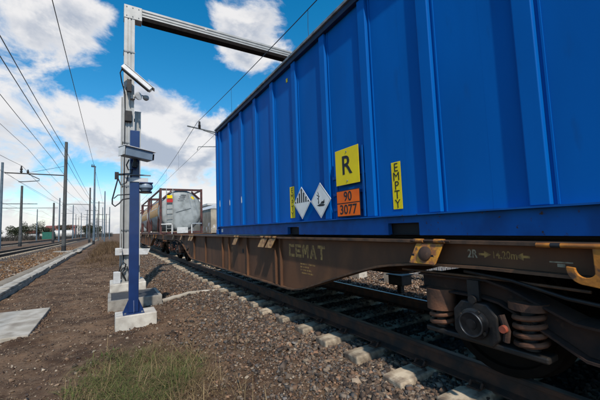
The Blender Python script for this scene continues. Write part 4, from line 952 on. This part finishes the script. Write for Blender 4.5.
part('top_bracket', MB().box(-2.75, -2.1, 59.9, 60.1, 12.2, 12.3).lathe([(0, .06), (.1, .1), (.2, .06), (.35, .05)], (-2.65, 60, 12.3), (0, 0, 1), 10).lathe([(0, .06), (.1, .1), (.2, .06), (.35, .05)], (-2.4, 60, 12.3), (0, 0, 1), 10), M_BLACK, p2)
pole(-11.1, 60, 8.9, .17, M_POLE, 'plain concrete pole standing between the left tracks')
pole(-11.1, 50, 10.4, .15, M_POLEB, 'plain blue grey pole at the edge beyond the near left track', False)
p5 = pole(-9.8, 80, 8.1, .19, M_POLE, 'stout concrete pole between the tracks in front of the red roofed building')
pole(-10.2, 92, 10.2, .14, M_POLEB, 'pale galvanised pole next to the stout concrete pole', False)
p7 = pole(-3.3, 70, 10.1, .15, M_POLE, 'dark concrete pole just beside the tall pale blue pole')
part('cantilever', MB().tube([(-3.3, 70, 7.0), (-7.4, 70, 7.05)], .05, 6), M_BLACK, p7)
LBL = 'slim distant pole far along the left tracks'
for x, y, h in ((-2.35, 86, 9), (-2.0, 108, 9.2), (-1.05, 76, 10.2), (-.25, 104, 9.0), (-3.7, 104, 9), (-4.2, 138, 9), (-8.6, 104, 9.5), (-8.6, 132, 9), (-7.2, 150, 9.5), (-9.6, 180, 10), (-5.4, 172, 9), (-12.5, 128, 9), (-1.4, 140, 9), (-6.3, 120, 9.2), (-11.5, 150, 9.4), (-15.5, 140, 9), (-3.0, 165, 9), (-7.8, 205, 9.5), (-13.4, 190, 10), (-.6, 178, 9), (-17, 110, 8.8)):
    q = pole(x, y, h, .12, M_POLEB if rnd.random() < .5 else M_POLE, LBL, False, group='distant poles')
    if x > -9: part('cantilever', MB().tube([(x, y, h*.76), (x-2.6, y, h*.77)], .04, 5), M_BLACK, q)
G = 'long overhead wires on the left'
wire('line_wire', [(-2.42, -6, 12.0), (-2.42, 10, 12.22), (-2.42, 60, 12.62)], .022, 'single wire running to the top of the tall pale blue pole', G)
wire('line_wire', [(-2.4, 60, 12.62), (-2.4, 140, 12.3)], .022, 'wire continuing beyond the tall pale blue pole', G)
wire('line_wire', sag(-3.5, 9.05, 8.75, [-20, 36, 86, 140]), .018, 'upper of two close wires passing the thick dark pole', G)
wire('line_wire', sag(-3.75, 8.75, 8.5, [-20, 36, 86, 140]), .018, 'lower of two close wires passing the thick dark pole', G)
wire('line_wire', sag(-4.6, 8.5, 8.3, [-20, 36, 86, 140]), .015, 'single wire between the paired wires and the left track', G)
wire('messenger_wire', sag(-6.7, 7.7, 6.75, [-16, 36, 86, 140]), .014, 'sagging wire over the near left track above the cantilever', G)
wire('contact_wire', [(-6.8, yy, 6.3) for yy in (-14, 36, 86, 140)], .011, 'level wire over the near left track held by the cantilever', G)
wire('line_wire', sag(-6.4, 9.3, 8.9, [-16, 36, 86, 140]), .013, 'high thin wire above the near left track', G)
wire('messenger_wire', sag(-14.6, 7.7, 6.8, [2, 52, 100, 160]), .014, 'sagging wire over the further left track', G)
wire('contact_wire', [(-14.6, yy, 6.2) for yy in (2, 52, 100, 160)], .011, 'level wire over the further left track', G)
wire('line_wire', sag(-11.3, 9.6, 9.2, [2, 52, 100, 160]), .013, 'thin wire strung over the poles between the left tracks', G)
# beam across the further tracks
for yy, z_, lab in ((62, 6.4, 'horizontal steel beam across the left tracks carrying wires'), (84, 7.3, 'further horizontal steel beam across the left tracks')):
    tag(part('cross_span', MB().tube([(-22, yy, z_), (-9.6, yy, z_+.05)], .06, 6), M_RAILTOP, None), lab, 'cross span')

# ---------------------------------------------------------------- beyond the train, on the right
bw = thing('box_wagon', 'beige graffiti marked box on the neighbouring track behind the tank', 'wagon', (8.5, 33, .33))
part('body', MB().box(7.25, 9.75, 27, 41, 1.2, 3.35), M_GRAFF, bw, bevel=.03)
part('roof', MB().prism([(7.2, 3.351), (9.8, 3.351), (9.2, 3.75), (7.8, 3.75)], 'y', 26.95, 41.05), M_GREYB, bw)
part('underframe', MB().box(7.4, 9.6, 27, 41, .75, 1.19), M_BLACK, bw)
for yy in (28.5, 30.3, 37.5, 39.3):
    for xx in (7.75, 9.25): part('wheel', MB().lathe([(-.06, .45), (.06, .45)], (xx, yy, .77), (1, 0, 0), 20), M_WHEEL, bw)
sh_ = thing('white_shed', 'pale flat roofed shed behind the beige wagon', 'building', (16, 52, 0))
part('wall', MB().box(12, 20, 46, 58, 0, 5.1), M_GREYB, sh_); part('roof', MB().box(11.8, 20.2, 45.8, 58.2, 5.1, 5.35), M_WHITE, sh_)
bar = thing('slatted_barrier', 'low white slatted barrier beyond the wagon, seen above the bogie', 'barrier', (6.9, 4.6, 0))
sm = MB().box(-.012, .012, -.045, .045, .12, .72).mesh('slat', M_WHITE)
for k in range(24): link('slat', sm, bar, (6.85, 3.2+k*.125, .1))
part('barrier_rail', MB().box(6.863, 6.9, 3.1, 6.2, .32, .38).box(6.863, 6.9, 3.1, 6.2, .70, .76), M_GREYB, bar)
for yy in (3.2, 4.7, 6.1): part('barrier_post', MB().box(6.901, 6.96, yy, yy+.06, .0, .85), M_GREYB, bar)
for (x, y, l, h, lab) in ((6.1, 7.25, .55, .22, 'pale concrete block on the ballast beyond the wagon'), (6.25, 6.0, .4, .42, 'upright grey concrete marker block beyond the far rail')):
    tag(part('concrete_block', MB().box(x-.15, x+.15, y-l/2, y+l/2, .02, h+.08), M_CONC, None, bevel=.015), lab, 'block')
pt = thing('points_box', 'dark trackside equipment box standing beyond the far rail', 'equipment box', (5.3, 4.9, .1))
part('box', MB().box(5.15, 5.45, 4.72, 5.1, .26, .46), M_BLACK, pt, bevel=.02); part('leg', MB().box(5.25, 5.35, 4.85, 4.95, .05, .259), M_BLACK, pt); part('lid', MB().box(5.12, 5.48, 4.69, 5.13, .461, .48), M_BLACK, pt)

# ---------------------------------------------------------------- far background
def leaf_cloud(cx, cy, cz, rx, rz, n, size, c1, c2):
    u = NR.normal(size=(n, 3)); u /= np.linalg.norm(u, axis=1)[:, None]; r = NR.rand(n, 1)**.4
    lob = 1+.28*np.sin(u[:, :1]*5+cx)+.22*np.cos(u[:, 2:]*6+cy); P_ = u*r*lob*A([[rx, rx, rz]])+A([[cx, cy, cz]])
    a = NR.normal(size=(n, 3)); b = NR.normal(size=(n, 3)); a *= size/np.linalg.norm(a, axis=1)[:, None]; b *= size/np.linalg.norm(b, axis=1)[:, None]
    V = np.stack([P_-a, P_-b, P_+a, P_+b], 1).reshape(-1, 3); F = np.arange(n*4).reshape(-1, 4)
    f = NR.rand(n, 1); C = np.repeat(c1*(1-f)+c2*f, 4, 0); return V, F, C
def tree(x, y, h, r, label):
    t = thing('tree', label, 'tree', (x, y, 0), 'trees on the horizon')
    part('trunk', MB().tube([(x, y, -.2), (x+.1, y, h*.4), (x, y, h*.75)], [h*.035, h*.025, h*.01], 7).tube([(x+.08, y, h*.35), (x+r*.5, y, h*.65)], [h*.015, h*.006], 5).tube([(x+.08, y, h*.4), (x-r*.5, y+.3, h*.7)], [h*.015, h*.006], 5), M_BARK, t)
    h *= .86; r *= .85; V, F, C = leaf_cloud(x, y, h*.62, r, h*.40, 2600, .17, A([[.022, .030, .016]]), A([[.060, .070, .035]]))
    np_mesh('crown', V, F, C, M_LEAF, t).location = -WL[t]
TL = ['round dark tree on the horizon left of the red roofed building', 'dark tree on the horizon behind the thick concrete pole']
for x, y, h, r in ((-40, 205, 8.4, 4.2), (-35.3, 200, 9.4, 4.6), (-31.5, 208, 9.6, 4.6), (-44, 230, 7, 4), (-29, 215, 6.5, 3.4), (-47, 200, 6.5, 3.4), (-52, 215, 7, 4)): tree(x, y, h, r, TL[0])
for x, y, h, r in ((-20.5, 205, 8.5, 3.6), (-13, 230, 9, 4.4), (-10, 240, 9, 4.2), (-7, 236, 7.5, 3.6)): tree(x, y, h, r, TL[1])
x = NR.uniform(-62, -24, 5200); y = NR.uniform(150, 175, 5200); n = len(x); h = NR.uniform(.8, 3.0, n)
blades('hedge_row', x, y, 0*x-.1, h, NR.uniform(.10, .28, n), h*NR.uniform(.1, .6, n), A([[.035, .030, .026]]), A([[.075, .065, .05]]), 'long dark hedge along the horizon beyond the left tracks', 'hedge')
x = NR.uniform(-22, 1, 3600); y = NR.uniform(190, 240, 3600); n = len(x); h = NR.uniform(.8, 3.2, n)
blades('hedge_row', x, y, 0*x-.1, h, NR.uniform(.10, .28, n), h*NR.uniform(.1, .6, n), A([[.045, .042, .04]]), A([[.085, .08, .07]]), 'grey scrub where the tracks vanish at the horizon', 'scrub')
M_BRICK = mat('rose_render', (.34, .15, .11), (.28, .12, .09), 1, .8); M_ROOF = mat('red_tiles', (.22, .06, .04), (.17, .05, .035), 2, .8)
M_PANE = mat('dark_pane', (.03, .035, .045), rough=.15)
def house(x0, x1, y0, y1, h, wallm, roofm, label, rows=2):
    b = thing('house', label, 'building', ((x0+x1)/2, y0, 0))
    part('wall', MB().box(x0, x1, y0, y1, -.3, h), wallm, b)
    part('roof', MB().prism([(y0-.4, h), (y1+.4, h), ((y0+y1)/2, h+1.6)], 'x', x0-.4, x1+.4), roofm, b)
    n_ = int((x1-x0)/2.6)
    for r_ in range(rows):
        for k in range(n_):
            xx = x0+(k+.5)*(x1-x0)/n_; zz = h*(.2+.5*r_)
            part('window', MB().box(xx-.5, xx+.5, y0-.06, y0-.002, zz, zz+1.3), M_PANE, b)
    return b
house(-34.5, -19.5, 250, 262, 6.3, M_BRICK, M_ROOF, 'long rose coloured building with red tiled roof on the horizon')
house(-37.5, -33, 215, 223, 3.2, M_GREYB, M_ROOF, 'small pale house with red roof among the horizon trees', 1)
house(-14.5, -9, 240, 248, 5.5, M_GREYB, M_ROOF, 'pale house where the left tracks vanish', 2)
gc = thing('green_container', 'green ribbed container standing beyond the left tracks', 'container', (-21, 155, 0))
M_GREEN = mat('green_paint', (.012, .13, .085), (.01, .1, .07), 2, .6)
part('body', MB().box(-22.3, -18.6, 155, 157.4, .3, 3.0), M_GREEN, gc)
for k in range(9): part('rib', MB().box(-22.2+k*.42, -22.05+k*.42, 154.93, 154.999, .35, 2.95), M_GREEN, gc)
for x0, lab, mt in ((-17.6, 'beige tank wagon beyond the left tracks', M_TWHITE), (-14.4, 'pale domed storage tank near the thick dark pole', M_TWHITE)):
    tw = thing('storage_tank', lab, 'tank', (x0, 158, 0), None)
    part('shell', MB().lathe([(0, .5), (.15, 1.2), (.4, 1.5), (3.0, 1.5), (3.3, 1.2), (3.4, .5)], (x0-1.6, 158, 2.1), (1, 0, 0), 24), mt, tw, smooth=True)
    for q in (-1, 1): part('saddle', MB().box(x0+q-.15, x0+q+.15, 157, 159, -.1, 1.2), M_BLACK, tw)
